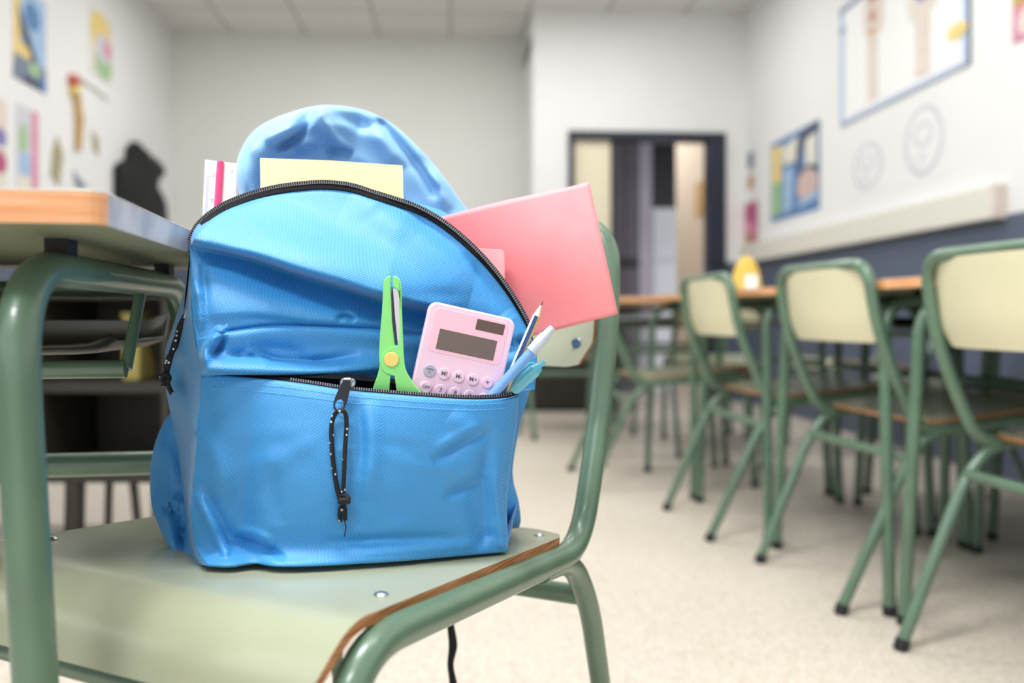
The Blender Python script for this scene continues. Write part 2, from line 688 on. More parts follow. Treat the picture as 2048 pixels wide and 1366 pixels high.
# left wall with three window openings (nearer the camera than the picture's left edge)
WIN = [(-1.5, 0.1), (0.35, 1.9), (2.05, 3.3)]
w = MB()
ys = [YR]
for a, b in WIN:
    ys += [a, b]
ys.append(YF + T)
for i in range(0, len(ys), 2):
    w.bb(XL - T, XL, ys[i], ys[i + 1], 0, ZC)
for a, b in WIN:
    w.bb(XL - T, XL, a, b, 0, 1.05)
    w.bb(XL - T, XL, a, b, 2.65, ZC)
struct('wall_left', w, M['wall'])
w = MB()
w.bb(XL, XL + 0.004, YR, YF, 0, 1.045)
struct('trim_left_dado', w, M['dado'])
n = 1
for a, b in WIN:
    fr = MB()
    t = 0.05
    fr.bb(XL - 0.08, XL - 0.03, a, b, 1.05, 1.05 + t)
    fr.bb(XL - 0.08, XL - 0.03, a, b, 2.65 - t, 2.65)
    for y in (a, (a + b) / 2 - t / 2, b - t):
        fr.bb(XL - 0.08, XL - 0.03, y, y + t, 1.05, 2.65)
    wo = struct('window_%d' % n, fr, M['alu'])
    MB().bb(XL - 0.058, XL - 0.052, a, b, 1.05, 2.65).build('pane', M['glass'], wo)
    n += 1

w = MB()
w.bb(XR, XR + T, YR - T, YB, 0, ZC)
struct('wall_right', w, M['wall'])
w = MB()
w.bb(XR - 0.005, XR, YR, YB, 0.0, DADO)
struct('trim_right_dado', w, M['dado'])
# rear wall behind the camera, one wide window
w = MB()
w.bb(XL, XR, YR - T, YR, 0, 1.05)
w.bb(XL, XR, YR - T, YR, 2.65, ZC)
w.bb(XL, -1.95, YR - T, YR, 1.05, 2.65)
w.bb(1.95, XR, YR - T, YR, 1.05, 2.65)
struct('wall_rear', w, M['wall'])
fr = MB()
for x in (-1.95, -0.65, 0.6, 1.9):
    fr.bb(x, x + 0.05, YR - 0.08, YR - 0.03, 1.05, 2.65)
fr.bb(-1.95, 1.95, YR - 0.08, YR - 0.03, 1.05, 1.1)
fr.bb(-1.95, 1.95, YR - 0.08, YR - 0.03, 2.6, 2.65)
wo = struct('window_4', fr, M['alu'])
MB().bb(-1.95, 1.95, YR - 0.058, YR - 0.052, 1.05, 2.65).build('pane', M['glass'], wo)
# back wall: far part, return, near part with the doorway
w = MB()
w.bb(XL, XS + 0.1, YF, YF + T, 0, ZC)
struct('wall_back_far', w, M['wall_far'])
w = MB()
w.bb(XL, XS, YF - 0.005, YF, 0, DADO)
struct('trim_back_dado', w, M['dado'])
dl, dr = hit_y(1136, 262, YB), hit_y(1450, 262, YB)
DX0, DX1, DZ = dl.x, dr.x, dl.z
w = MB()
w.bb(XS, DX0, YB, YF + T, 0, ZC)
w.bb(DX0, DX1, YB, YB + T, DZ, ZC)
w.bb(DX1, XR + T, YB, YB + T, 0, ZC)
struct('wall_back_near', w, M['wall'])
w = MB()
w.bb(XS, DX0, YB - 0.005, YB, 0, DADO)
w.bb(DX1, XR, YB - 0.005, YB, 0, DADO)
struct('trim_door_dado', w, M['dado'])
# door frame and its fixed leaf
ix0 = hit_y(1148, 300, YB).x
ix1 = hit_y(1416, 300, YB).x
lx1 = hit_y(1222, 300, YB).x
iz = hit_y(1300, 281, YB).z
fr = MB()
fr.bb(DX0, ix0, YB - 0.03, YB + T, 0, DZ)
fr.bb(ix1, DX1, YB - 0.03, YB + T, 0, DZ)
fr.bb(ix0, ix1, YB - 0.03, YB + T, iz, DZ)
dframe = struct('door_1', fr, M['navy'], bevel=0.004)
lf = MB()
lf.bb(ix0, lx1, YB + 0.02, YB + 0.06, 0.0, iz)
leaf = struct('door_leaf', lf, M['leafcream'], dframe)
lf = MB()
lf.bb(lx1, lx1 + 0.03, YB + 0.0, YB + 0.08, 0.0, iz)
struct('door_mullion', lf, M['navy'], dframe)
# corridor behind the doorway
w = MB()
w.bb(XS, XR + 1.2, 10.5, 10.6, 0, 3)
struct('wall_corridor_end', w, M['darkpanel'])
w = MB()
cx = hit_y(1352, 400, 8.4).x
w.add([(cx, 8.4, 0), (cx + 0.55, 7.0, 0), (cx + 0.55, 7.0, 2.45), (cx, 8.4, 2.45),
       (cx + 0.1, 8.42, 0), (cx + 0.65, 7.02, 0), (cx + 0.65, 7.02, 2.45), (cx + 0.1, 8.42, 2.45)],
      [(0, 1, 2, 3), (4, 7, 6, 5), (0, 3, 7, 4), (1, 5, 6, 2), (3, 2, 6, 7)])
struct('wall_corridor_right', w, M['corr'])
w = MB()
w.bb(XS - 0.1, XS, YF + T, 10.6, 0, 3)
struct('wall_corridor_left', w, M['corr'])
w = MB()
w.bb(XS, XR + 1.2, YB + T, 10.6, 2.75, 2.85)
struct('trim_corridor_ceiling', w, M['darkpanel'])

# trunking on the right wall
t0, t1 = hit_x(2016, 430, XR).y, YB
z0, z1 = 1.066, 1.205
tr = thing('wall_trunking', 'long cream cable trunking box running along right wall above blue dado', 'cable trunking', (XR, (t0 + t1) / 2, z0))
MB().bb(XR - 0.055, XR, t0 + 0.03, t1, z0, z1).build('duct', M['trunk'], tr, bevel=0.006)
MB().bb(XR - 0.058, XR, t0, t0 + 0.03, z0 - 0.002, z1 + 0.002).build('end_cap', M['p_tan'], tr, bevel=0.004)

# unseen ceiling lamp panels, one added over the backpack for its shading
LAMPLAB = ['', 'above the second cream chair', 'added above the backpack to brighten its top', 'over the left wall posters', 'over the far desks', 'nearest the far grey wall', 'nearest the doorway']
for i, (lx, ly, _) in enumerate(LAMPS):
    if i == 0:
        lt = thing('ceiling_lamp', 'white panel lamp set flush in the tiled ceiling, rearmost, by the windows', 'ceiling lamp', (lx, ly, ZC), 0, 'panel lamps in the ceiling')
        fb = MB()
        fb.bb(-0.6, 0.6, -0.3, 0.3, -0.03, 0)
        local_part(fb.build('lamp_frame', M['alu'], lt), lt)
        fb = MB()
        fb.bb(-0.57, 0.57, -0.27, 0.27, -0.036, -0.03)
        local_part(fb.build('diffuser', M['diffuser'], lt), lt)
    else:
        dup(lt, (lx, ly, ZC), 0, 'white panel lamp set flush in the tiled ceiling, ' + LAMPLAB[i])


# ================================================================== CHAIRS
RT = 0.0135
HW = 0.212
SEATY = [0.197 - 0.397 * k / 30 for k in range(31)]


def seat_profile():
    """(y, z) of the seat top from the rear edge to the tip of the front lip"""
    pr = []
    for k in range(25):
        y = 0.185 - (0.185 + 0.205) * k / 24
        z = 0.4445 - 0.0833 * y
        pr.append((y, z))
    y0, z0 = pr[-1]
    R = 0.052
    a0 = math.atan(0.0833)
    for k in range(1, 13):
        a = a0 * (1 - k / 12) * 1 + (k / 12) * math.radians(-78)
        py, pz = pr[-1]
        st = R * (math.radians(78) + a0) / 12
        pr.append((py - st * math.cos(a), pz + st * math.sin(a)))
    py, pz = pr[-1]
    pr.append((py - 0.002, pz - 0.008))
    return pr


def make_chair(name, label, group=None, back_mat=None, with_bolts=True):
    t = thing(name, label, 'chair', (0, 0, 0), 0, group)
    L = lambda o: local_part(o, t)
    # seat: bent plywood sheet
    pr = seat_profile()
    nx = 21
    top, bot = [], []
    npf = len(pr)
    for i in range(npf):
        y, z = pr[i]
        a = pr[min(i + 1, npf - 1)]
        b = pr[max(i - 1, 0)]
        d = Vector((0, a[0] - b[0], a[1] - b[1])).normalized()
        nr = Vector((0, d.z, -d.y)).normalized()
        # half width, rounded at the rear and front corners
        hw = HW
        s_rear = 0.185 - y
        if s_rear < 0.04:
            hw -= 0.04 - math.sqrt(max(0, 0.04 ** 2 - (0.04 - s_rear) ** 2))
        if i > npf - 9:
            q = (i - (npf - 9)) / 8
            hw -= 0.03 * (1 - math.sqrt(max(0, 1 - q * q)))
        rt, rb = [], []
        for k in range(nx):
            x = -hw + 2 * hw * k / (nx - 1)
            sag = -0.004 * (1 - (x / HW) ** 2) * max(0, math.cos((y + 0.02) * 6))
            p = Vector((x, y, z + sag))
            rt.append(p)
            rb.append(p - nr * 0.0085)
        top.append(rt)
        bot.append(rb)
    mb = MB()
    mb.grid(top, 0, flip=False)
    mb.grid(bot, 1, flip=True)
    nT = npf * nx
    for i in range(npf - 1):
        for k, fl in ((0, 0), (nx - 1, 1)):
            q = (i * nx + k, (i + 1) * nx + k, nT + (i + 1) * nx + k, nT + i * nx + k)
            mb.f.append(q if not fl else q[::-1])
            mb.mi.append(2)
    for k in range(nx - 1):
        for i, fl in ((0, 0), (npf - 1, 1)):
            q = (i * nx + k, i * nx + k + 1, nT + i * nx + k + 1, nT + i * nx + k)
            mb.f.append(q if fl else q[::-1])
            mb.mi.append(2)
    L(mb.build('seat', [M['seat'], M['under'], M['ply']], t, smooth=True, angle=35))
    # frame: front leg - rail - upright - top bar and down again
    rz = lambda y: 0.4445 - 0.0833 * y - 0.0085 - RT - 0.0005
    xr = 0.214

    def half(s):
        return [(s * 0.222, -0.262, 0.012), (s * xr, -0.232, rz(-0.232) + 0.004), (s * xr, 0.205, rz(0.205)),
                (s * xr, 0.268, 0.54), (s * (xr - 0.002), 0.309, 0.655), (s * (xr - 0.006), 0.327, 0.787)]
    rd = [0.065, 0.055, 0.08, 0.09]
    full = half(-1) + half(1)[::-1]
    path = fillet(full, rd + [0.06, 0.06] + rd[::-1], 10)
    tb = MB()
    tb.tube(path, RT, 16)
    L(tb.build('frame', M['tube'], t, smooth=True, angle=60))
    # rear legs: each bends out of the side rail
    for s in (-1, 1):
        lg = MB()
        lg.tube(fillet([(s * (xr - 0.002), 0.10, rz(0.10) - 0.004), (s * (xr + 0.0), 0.178, rz(0.17) - 0.006),
                        (s * (xr + 0.0), 0.236, 0.335), (s * 0.2, 0.385, 0.012)], [0.05, 0.05], 10), 0.0125, 14)
        lo = L(lg.build('leg', M['tube'], t, smooth=True, angle=60))
        ft = MB()
        ft.tube([(s * 0.2, 0.389, 0.0), (s * 0.2, 0.381, 0.022)], 0.0145, 14)
        L2 = ft.build('rubber_foot', M['rubber'], lo, smooth=True)
        local_part(L2, lo)
        ft = MB()
        ft.tube([(s * 0.222, -0.263, 0.0), (s * 0.2215, -0.2605, 0.022)], 0.0155, 14)
        L(ft.build('rubber_foot', M['rubber'], t, smooth=True))
    cb = MB()
    cb.tube([(-0.212, 0.232, 0.345), (0.212, 0.232, 0.345)], 0.010, 12, flat=1.2)
    L(cb.build('rear_crossbar', M['tube'], t, smooth=True, angle=60))
    cb = MB()
    cb.tube([(-0.212, -0.232, 0.392), (0.212, -0.232, 0.392)], 0.0105, 12)
    L(cb.build('front_crossbar', M['tube'], t, smooth=True, angle=60))
    # backrest: curved plywood panel
    nb, mz = 25, 9
    A, Bk = [], []
    for i in range(nb):
        x = -0.200 + 0.400 * i / (nb - 1)
        ra, rb2 = [], []
        for j in range(mz):
            zz = 0.606 + (0.781 - 0.606) * j / (mz - 1)
            e = min(i, nb - 1 - i) / (nb - 1) * 0.4
            cut = 0.03 - math.sqrt(max(0, 0.03 ** 2 - max(0, 0.03 - e) ** 2)) if e < 0.03 else 0
            zz = max(0.606 + cut, min(zz, 0.781 - cut * 0.6))
            yu = np.interp(zz, [0.54, 0.655, 0.787], [0.268, 0.309, 0.327])
            y = yu - 0.0185 + 0.030 * (1 - (x / 0.2) ** 2)
            ra.append(Vector((x, y, zz)))
            rb2.append(Vector((x, y + 0.0085, zz)))
        A.append(ra)
        Bk.append(rb2)
    mb = MB()
    mb.grid(A, 0)
    mb.grid(Bk, 0, flip=True)
    nT = nb * mz
    for i in range(nb - 1):
        for j, fl in ((0, 0), (mz - 1, 1)):
            q = (i * mz + j, (i + 1) * mz + j, nT + (i + 1) * mz + j, nT + i * mz + j)
            mb.f.append(q[::-1] if not fl else q)
            mb.mi.append(1)
    for j in range(mz - 1):
        for i, fl in ((0, 1), (nb - 1, 0)):
            q = (i * mz + j, i * mz + j + 1, nT + i * mz + j + 1, nT + i * mz + j)
            mb.f.append(q if fl else q[::-1])
            mb.mi.append(1)
    L(mb.build('backrest', [back_mat or M['back'], M['ply']], t, smooth=True, angle=35))
    if with_bolts:
        for (x, y) in ((-0.188, -0.15), (0.188, -0.15), (-0.188, 0.15), (0.188, 0.15)):
            bt = MB()
            z = 0.4445 - 0.0833 * y
            ring = [(0.0, 0.0020), (0.0025, 0.0019), (0.0045, 0.0012), (0.0058, 0.0)]
            vs = [Vector((x, y, z + 0.0022))]
            for r, h in ring[1:]:
                vs += [Vector((x + r * math.cos(a * math.pi / 10), y + r * math.sin(a * math.pi / 10), z + h - 0.0833 * r * math.sin(a * math.pi / 10))) for a in range(20)]
            fs = [(0, 1 + a, 1 + (a + 1) % 20) for a in range(20)]
            for q in range(2):
                fs += [(1 + q * 20 + a, 21 + q * 20 + a, 21 + q * 20 + (a + 1) % 20, 1 + q * 20 + (a + 1) % 20) for a in range(20)]
            bt.add(vs, fs)
            L(bt.build('bolt', M['chrome'], t, smooth=True))
        for s in (-1, 1):
            bt = MB()
            bt.tube([(s * 0.178, 0.295, 0.636), (s * 0.178, 0.286, 0.635)], [0.0075, 0.006], 16)
            L(bt.build('bolt', M['chrome'], t, smooth=True, angle=50))
    return t


def chair_pose(ox, oz, ydx, ydz):
    """camera-aligned centre and back direction -> world location, rotation"""
    loc = W(ox, oz, 0)
    d = W(ydx, ydz, 0)
    return loc, math.atan2(d.y, d.x) - math.pi / 2


loc, rz = chair_pose(CO[0], CO[1], CD[0], CD[1])
fg = make_chair('school_chair', 'green framed school chair in foreground with the blue backpack on its seat', None, M['seat'])  # backrest takes the darker seat laminate: the bag's shade is in its colour
fg.matrix_basis = Matrix.Translation(loc) @ Matrix.Rotation(rz, 4, 'Z')
G = 'green framed school chairs at the desks behind'
bgc = make_chair('school_chair', 'cream backed green chair nearest the right edge of the photo', G)
loc, rz = chair_pose(1.190, 1.560, -0.989, -0.15)
bgc.matrix_basis = Matrix.Translation(loc) @ Matrix.Rotation(rz, 4, 'Z')
BGC = [
    (1.085, 2.165, -0.986, -0.165, 'cream backed green chair, second from the right edge, one desk beyond the nearest'),
    (0.940, 2.770, -0.99, -0.14, 'cream backed green chair in front of the yellow pouch, third from the right edge'),
    (1.86, 1.65, 0.99, 0.1, 'green chair tucked on wall side of right desks behind the nearest cream chair'),
    (1.72, 2.35, 0.99, 0.13, 'green chair on wall side of right desks seen under the second cream chair'),
    (1.62, 3.0, 0.99, 0.13, 'green chair on wall side of right desks below the yellow and blue poster'),
    (0.66, 3.50, -0.99, -0.12, 'green chair half hidden by the coral folder and the backpack chair upright'),
    (0.28, 4.95, 0.1, -0.99, 'far green chair seen between backpack chair upright and the far desk'),
]
for a in BGC:
    loc, rz = chair_pose(*a[:4])
    dup(bgc, loc, rz, a[4])


# ================================================================== DESKS
def make_desk(name, label, group=None, worn=False, size=(0.60, 0.56)):
    """local frame: origin on the floor at the right front corner, x to the left is negative, y away"""
    t = thing(name, label, 'desk', (0, 0, 0), 0, group)
    L = lambda o: local_part(o, t)
    w_, d_ = size
    H, th = 0.75, 0.022
    mb = MB()
    # top laminate sheet, core with wooden edges, underside
    x0, x1, y0, y1 = -w_, 0, 0, d_
    r = 0.012
    pl = rrect(x0, y0, x1, y1, r, 4)
    n = len(pl)
    mb.prism(pl, H - 0.0012, H, mi=0)
    cen = (x0 + x1) / 2
    for lo, hi, mi_top in ((H - th, H - 0.0012, 0),):
        vs = [Vector((x, y, lo)) for x, y in pl] + [Vector((x, y, hi)) for x, y in pl]
        k = len(mb.v)
        mb.v += [tuple(v) for v in vs]
        mb.f.append(tuple(k + i for i in range(n))[::-1])
        mb.mi.append(1)
        for i in range(n):
            j = (i + 1) % n
            side_x = abs(pl[i][0] - x1) < 1e-4 and abs(pl[j][0] - x1) < 1e-4
            mb.f.append((k + i, k + j, k + n + j, k + n + i))
            mb.mi.append(3 if (side_x and worn) else 2)
    L(mb.build('desktop', [M['desktop'], M['under'], M['edgewood'], M['edgeworn']], t, bevel=0.0015))
    zr = 0.7045
    for sx in (-0.066, -w_ + 0.066):
        q = 0.016 if sx > -0.1 else -0.016
        fr = MB()
        pts = [(sx + q * 2.6, 0.018, 0.012), (sx, 0.030, zr), (sx, d_ - 0.030, zr), (sx + q * 2.6, d_ - 0.018, 0.012)]
        fr.tube(fillet(pts, [0.085, 0.085], 12), 0.0138, 18)
        so = L(fr.build('side_frame', M['tube'], t, smooth=True, angle=60))
        for yy in (0.018, d_ - 0.018):
            ft = MB()
            ft.tube([(sx + q * 2.6, yy, 0.0), (sx + q * 2.55, yy, 0.022)], 0.0158, 14)
            local_part(ft.build('rubber_foot', M['rubber'], so, smooth=True), so)
        for yy in (0.12, d_ - 0.12):
            br = MB()
            br.bb(sx - 0.008, sx + 0.008, yy - 0.012, yy + 0.012, zr + 0.011, H - th)
            local_part(br.build('bracket', M['rubber'], so), so)
    # crossbars
    br = MB()
    br.tube([(-w_ + 0.07, 0.305, 0.617), (-0.07, 0.305, 0.617)], 0.009, 10)
    br.tube([(-w_ + 0.07, 0.305, 0.617), (-w_ + 0.066, 0.34, 0.69)], 0.006, 8)
    br.tube([(-0.07, 0.305, 0.617), (-0.066, 0.34, 0.69)], 0.006, 8)
    L(br.build('tray_support', M['tube'], t, smooth=True, angle=60))
    br = MB()
    br.tube([(-w_ + 0.055, d_ - 0.03, 0.487), (-0.055, d_ - 0.03, 0.487)], 0.0145, 12)
    L(br.build('lower_crossbar', M['tube'], t, smooth=True, angle=60))
    br = MB()
    br.tube([(-w_ + 0.066, d_ - 0.055, zr - 0.004), (-0.066, d_ - 0.055, zr - 0.004)], 0.010, 12)
    L(br.build('rear_rail', M['tube'], t, smooth=True, angle=60))
    # tray with rolled rim
    tr_ = MB()
    y0, y1 = 0.312, d_ - 0.012
    A = []
    for i in range(21):
        x = -w_ + 0.085 + (w_ - 0.17) * i / 20
        row = []
        for j in range(13):
            y = y0 + (y1 - y0) * j / 12
            ex = min(x + w_ - 0.085, -0.085 - x)
            z = 0.632 + 0.010 * math.exp(-ex / 0.012) + (0.008 if j in (0,) else 0) + (0.03 if j == 12 else 0)
            row.append(Vector((x, y, z)))
        A.append(row)
    tr_.grid(A)
    L(tr_.build('tray', M['tray'], t, smooth=True, solid=0.004))
    return t


# foreground desk: its right front corner seen at (205, 380..445)
A9 = math.radians(9)
fd = make_desk('school_desk', 'foreground wooden topped school desk with green tubular legs beside the backpack', None, worn=True)
loc = W(-0.262, 0.544, 0)
rz0 = A9 - YAW
fd.matrix_basis = Matrix.Translation(loc) @ Matrix.Rotation(rz0, 4, 'Z')

# right-hand row: junctions of neighbouring desks
G2 = 'green legged desks standing in the rows behind'
rowdir = (-0.15, 0.989)


def desk_pose(jx, jz, side):
    """a desk whose local -x edge runs along the row away from the camera. side=+1 : desk depth towards the right wall"""
    # local x axis points against rowdir (towards the camera), y axis to the right
    xw = W(-rowdir[0], -rowdir[1], 0)
    return W(jx, jz, 0), math.atan2(xw.y, xw.x)


DESKS = [
    (0.918, 1.270, 'right row desk mostly behind the nearest cream chair'),
    (0.828, 1.868, 'right row desk with bright leg between second and nearest cream chairs'),
    (0.738, 2.466, 'right row desk carrying the small yellow pouch'),
    (0.648, 3.064, 'right row desk behind the third cream chair below the doorway'),
]
first = None
for jx, jz, lab in DESKS:
    # xlocal=0 corner is nearest to the camera
    loc, rzd = desk_pose(jx, jz, 1)
    if first is None:
        first = make_desk('school_desk', lab, G2)
        first.matrix_basis = Matrix.Translation(loc) @ Matrix.Rotation(rzd, 4, 'Z')
    else:
        dup(first, loc, rzd, lab)
xw = W(rowdir[0], rowdir[1], 0)
rzb = math.atan2(xw.y, xw.x)
for jx, jz, lab in ((1.93, 1.9, 'wall side desk of right row facing the nearest cream chair'),
                    (1.84, 2.5, 'wall side desk of right row facing the second cream chair'),
                    (1.75, 3.1, 'wall side desk of right row facing the third cream chair')):
    p = W(jx + rowdir[0] * 0.0, jz, 0)
    dup(first, p, rzb, lab)
dup(first, W(0.42, 3.55, 0), -YAW + 0.12, 'far desk crossing behind the coral folder below the doorway').matrix_basis = \
    Matrix.Translation(W(0.98, 3.78, 0)) @ Matrix.Rotation(-YAW + 0.03, 4, 'Z')
#---END-PART-1

# dark shelf unit added for the shade and blurred clutter below the foreground desk
M['shade_wood'] = mat('shade_dark_wood', (46, 42, 34), 0.5, vary=0.2, vscale=6)  # near-black brown that puts under-desk and back-wall shade into the colour
su = thing('shade_shelf_unit', 'low dark open shelf unit on legs, added for the shade below the wooden desk', 'shelf unit', W(-1.35, 2.40, 0), -YAW)
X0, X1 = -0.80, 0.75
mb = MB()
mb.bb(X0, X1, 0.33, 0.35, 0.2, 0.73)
local_part(mb.build('back_board', M['shade_wood'], su), su)
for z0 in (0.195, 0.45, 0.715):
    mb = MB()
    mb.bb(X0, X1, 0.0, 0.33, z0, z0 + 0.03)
    local_part(mb.build('shelf', M['shade_wood'], su, bevel=0.002), su)
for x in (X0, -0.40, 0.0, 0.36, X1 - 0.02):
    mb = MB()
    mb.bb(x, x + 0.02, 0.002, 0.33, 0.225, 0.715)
    local_part(mb.build('side_board', M['shade_wood'], su), su)
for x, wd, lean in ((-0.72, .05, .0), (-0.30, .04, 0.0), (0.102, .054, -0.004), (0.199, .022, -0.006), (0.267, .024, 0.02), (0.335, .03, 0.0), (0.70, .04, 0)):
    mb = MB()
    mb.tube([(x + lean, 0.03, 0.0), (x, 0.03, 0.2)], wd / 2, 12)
    local_part(mb.build('leg', M['shade_wood'], su, smooth=True), su)


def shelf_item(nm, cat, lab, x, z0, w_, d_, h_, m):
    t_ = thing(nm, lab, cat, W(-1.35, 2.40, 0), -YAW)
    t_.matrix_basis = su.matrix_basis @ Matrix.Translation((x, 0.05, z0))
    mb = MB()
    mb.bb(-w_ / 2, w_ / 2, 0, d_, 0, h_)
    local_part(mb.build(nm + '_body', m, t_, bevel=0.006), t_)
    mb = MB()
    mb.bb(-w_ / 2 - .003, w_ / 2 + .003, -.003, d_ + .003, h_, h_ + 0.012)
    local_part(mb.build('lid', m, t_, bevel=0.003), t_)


shelf_item('storage_box', 'box', 'yellow storage box on upper shelf of the added dark shelf unit', 0.25, 0.48, 0.05, 0.12, 0.185, mat('yellow_card', (150, 138, 76), 0.7))
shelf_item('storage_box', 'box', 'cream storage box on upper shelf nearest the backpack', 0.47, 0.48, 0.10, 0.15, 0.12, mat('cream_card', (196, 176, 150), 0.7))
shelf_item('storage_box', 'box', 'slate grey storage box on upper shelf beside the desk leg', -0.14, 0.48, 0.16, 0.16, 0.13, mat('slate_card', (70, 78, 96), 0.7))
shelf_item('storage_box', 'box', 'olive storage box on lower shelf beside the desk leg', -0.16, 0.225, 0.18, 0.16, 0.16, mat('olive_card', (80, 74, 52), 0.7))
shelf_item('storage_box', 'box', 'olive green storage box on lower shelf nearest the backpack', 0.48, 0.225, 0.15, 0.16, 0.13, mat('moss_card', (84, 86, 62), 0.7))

c2 = thing('shade_cabinet', 'low dark cabinet added for the shade at the back wall, between backpack and chair upright', 'cabinet', W(0.25, 5.9, 0), -YAW)  # made-up cabinet, added to darken the shaded gap at the back wall
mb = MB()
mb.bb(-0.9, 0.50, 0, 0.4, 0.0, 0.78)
local_part(mb.build('cabinet_body', M['shade_wood'], c2, bevel=0.006), c2)
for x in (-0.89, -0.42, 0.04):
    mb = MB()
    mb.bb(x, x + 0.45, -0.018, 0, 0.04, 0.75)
    d = local_part(mb.build('cabinet_door', M['shade_wood'], c2, bevel=0.003), c2)
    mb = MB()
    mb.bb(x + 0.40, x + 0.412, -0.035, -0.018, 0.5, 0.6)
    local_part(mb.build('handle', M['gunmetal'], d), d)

for jx, jz, ang, lab in ((1.25, 4.75, 0.05, 'deepest desk standing just in front of the doorway'), (0.60, 4.72, -0.04, 'deep desk left of the doorway behind coral folder')):
    o_ = dup(first, W(jx, jz, 0), 0, lab)
    o_.matrix_basis = Matrix.Translation(W(jx, jz, 0)) @ Matrix.Rotation(-YAW + ang, 4, 'Z')
for a in ((1.02, 4.35, -0.1, -0.99, 'deep green chair pushed under the desk in front of the doorway'),
          (1.70, 4.2, 0.99, 0.1, 'green chair at far end of right row near the magenta cut-out')):
    loc, rz = chair_pose(*a[:4])
    dup(bgc, loc, rz, a[4])

# ================================================================== BACKPACK
BP = thing('backpack', 'open blue fabric backpack stuffed with stationery on the foreground chair seat', 'backpack',
           P(700, 1110, 0.85))
bag = M['bag']


def wrinkle(A, seed, amp, scale=60, n=14):
    r = np.random.RandomState(seed)
    X, Y = A[..., 0], A[..., 1]
    x0, x1, y0, y1 = X.min(), X.max(), Y.min(), Y.max()
    for _ in range(n):
        cx, cy = r.uniform(x0, x1), r.uniform(y0, y1)
        th = r.uniform(-0.9, 0.9)
        l, w_ = scale * r.uniform(0.8, 2.0), scale * r.uniform(0.18, 0.4)
        dx, dy = X - cx, Y - cy
        a, b = dx * math.cos(th) + dy * math.sin(th), -dx * math.sin(th) + dy * math.cos(th)
        A[..., 2] += amp * r.uniform(-1, 1) * np.exp(-(a / l) ** 2 - (b / w_) ** 2)


def edge_fade(nu, nv, p=0.5):
    u = np.sin(np.pi * np.linspace(0, 1, nu)) ** p
    v = np.sin(np.pi * np.linspace(0, 1, nv)) ** p
    return u[:, None] * v[None, :]


def sd(px, py):
    return (px, py, seat_depth(px, py, 0.003))


# --- outlines (pixel column, row, distance)
ZIP = [(381, 484, .800), (392, 456, .806), (416, 431, .814), (450, 409, .823), (486, 394, .830), (520, 383, .835),
       (560, 374, .839), (600, 369, .842), (640, 366, .845), (680, 368, .848), (712, 374, .850), (745, 385, .852), (790, 399, .854),
       (835, 415, .856), (880, 440, .857), (925, 475, .858), (965, 514, .859), (1000, 556, .860), (1030, 600, .860),
       (1052, 640, .860), (1062, 668, .860)]
POCKET_TOP = [(405, 752, .744), (450, 753, .743), (500, 757, .745), (560, 763, .747), (620, 771, .750), (700, 783, .754),
              (780, 790, .758), (860, 796, .763), (930, 800, .770), (985, 799, .779), (1015, 795, .790), (1036, 789, .806)]
PL = [sd(415, 1131), (392, 1095, .735), (384, 1040, .735), (386, 980, .737), (392, 900, .740), (398, 830, .742), (405, 752, .744)]
PR = [sd(1014, 1103), (1013, 1060, .812), (1012, 1000, .812), (1020, 930, .810), (1030, 860, .809), (1036, 789, .806)]
PB = [sd(415, 1131), sd(460, 1133), sd(510, 1127), sd(560, 1133), sd(640, 1131), sd(720, 1126), sd(800, 1121), sd(880, 1114),
      sd(950, 1108), sd(1014, 1103)]

# front pocket
CREASE = 1.05
NU, NV = 200, 130
A = coons(PB, POCKET_TOP, PL, PR, NU, NV)
A[..., 2] -= 0.016 * edge_fade(NU, NV, 0.6)
A0 = A[..., 2].copy()
crease(A, [(862, 925), (905, 895), (945, 872), (990, 862)], 0.0075, 10, 16)
crease(A, [(870, 905), (915, 878), (960, 856)], -0.0035, 14)
crease(A, [(885, 992), (930, 972), (968, 945)], 0.0065, 10, 14)
crease(A, [(985, 870), (968, 930), (966, 1000), (972, 1070)], 0.006, 12, 14, (1, 0))
crease(A, [(1000, 900), (992, 960), (998, 1030), (1004, 1090)], -0.005, 9, 9, (1, 0))
crease(A, [(950, 955), (945, 1010), (960, 1085)], 0.0045, 14, 14, (1, 0))
crease(A, [(396, 985), (420, 1040), (452, 1105)], -0.0055, 7, 10, (1, 0))
crease(A, [(404, 960), (438, 1030), (470, 1098)], 0.004, 13, 13)
crease(A, [(468, 1073), (505, 1080), (545, 1100), (572, 1120)], 0.007, 7, 12)
crease(A, [(470, 1060), (510, 1068), (552, 1090)], -0.004, 12, 9)
crease(A, [(540, 925), (548, 990), (560, 1050)], 0.0022, 18)
crease(A, [(690, 900), (700, 980), (712, 1060)], 0.004, 26)
crease(A, [(716, 800), (724, 880), (722, 960)], 0.003, 12)
crease(A, [(740, 800), (745, 900), (735, 1000)], -0.004, 18)
crease(A, [(640, 1085), (740, 1080), (840, 1075), (930, 1085)], 0.0045, 12, 22)
crease(A, [(640, 1105), (760, 1100), (880, 1092), (1000, 1080)], -0.003, 14)
crease(A, [(400, 860), (440, 930), (455, 1000)], -0.003, 20)
crease(A, [(900, 830), (930, 850), (960, 880)], -0.003, 20)
wrinkle(A, 3, 0.0016, 60, 26)
D = (A[..., 2] - A0)
fade = np.clip(np.minimum(np.linspace(0, 1, NV)[None, :] / 0.05, (1 - np.linspace(0, 1, NV)[None, :]) / 0.08), 0, 1)
A[..., 2] = A0 + D * fade
POCK = A
mb = MB()
mb.grid(to_world(A), flip=False)
pocket = mb.build('front_pocket', bag, BP, smooth=True, angle=180, solid=0.0022, offset=0)

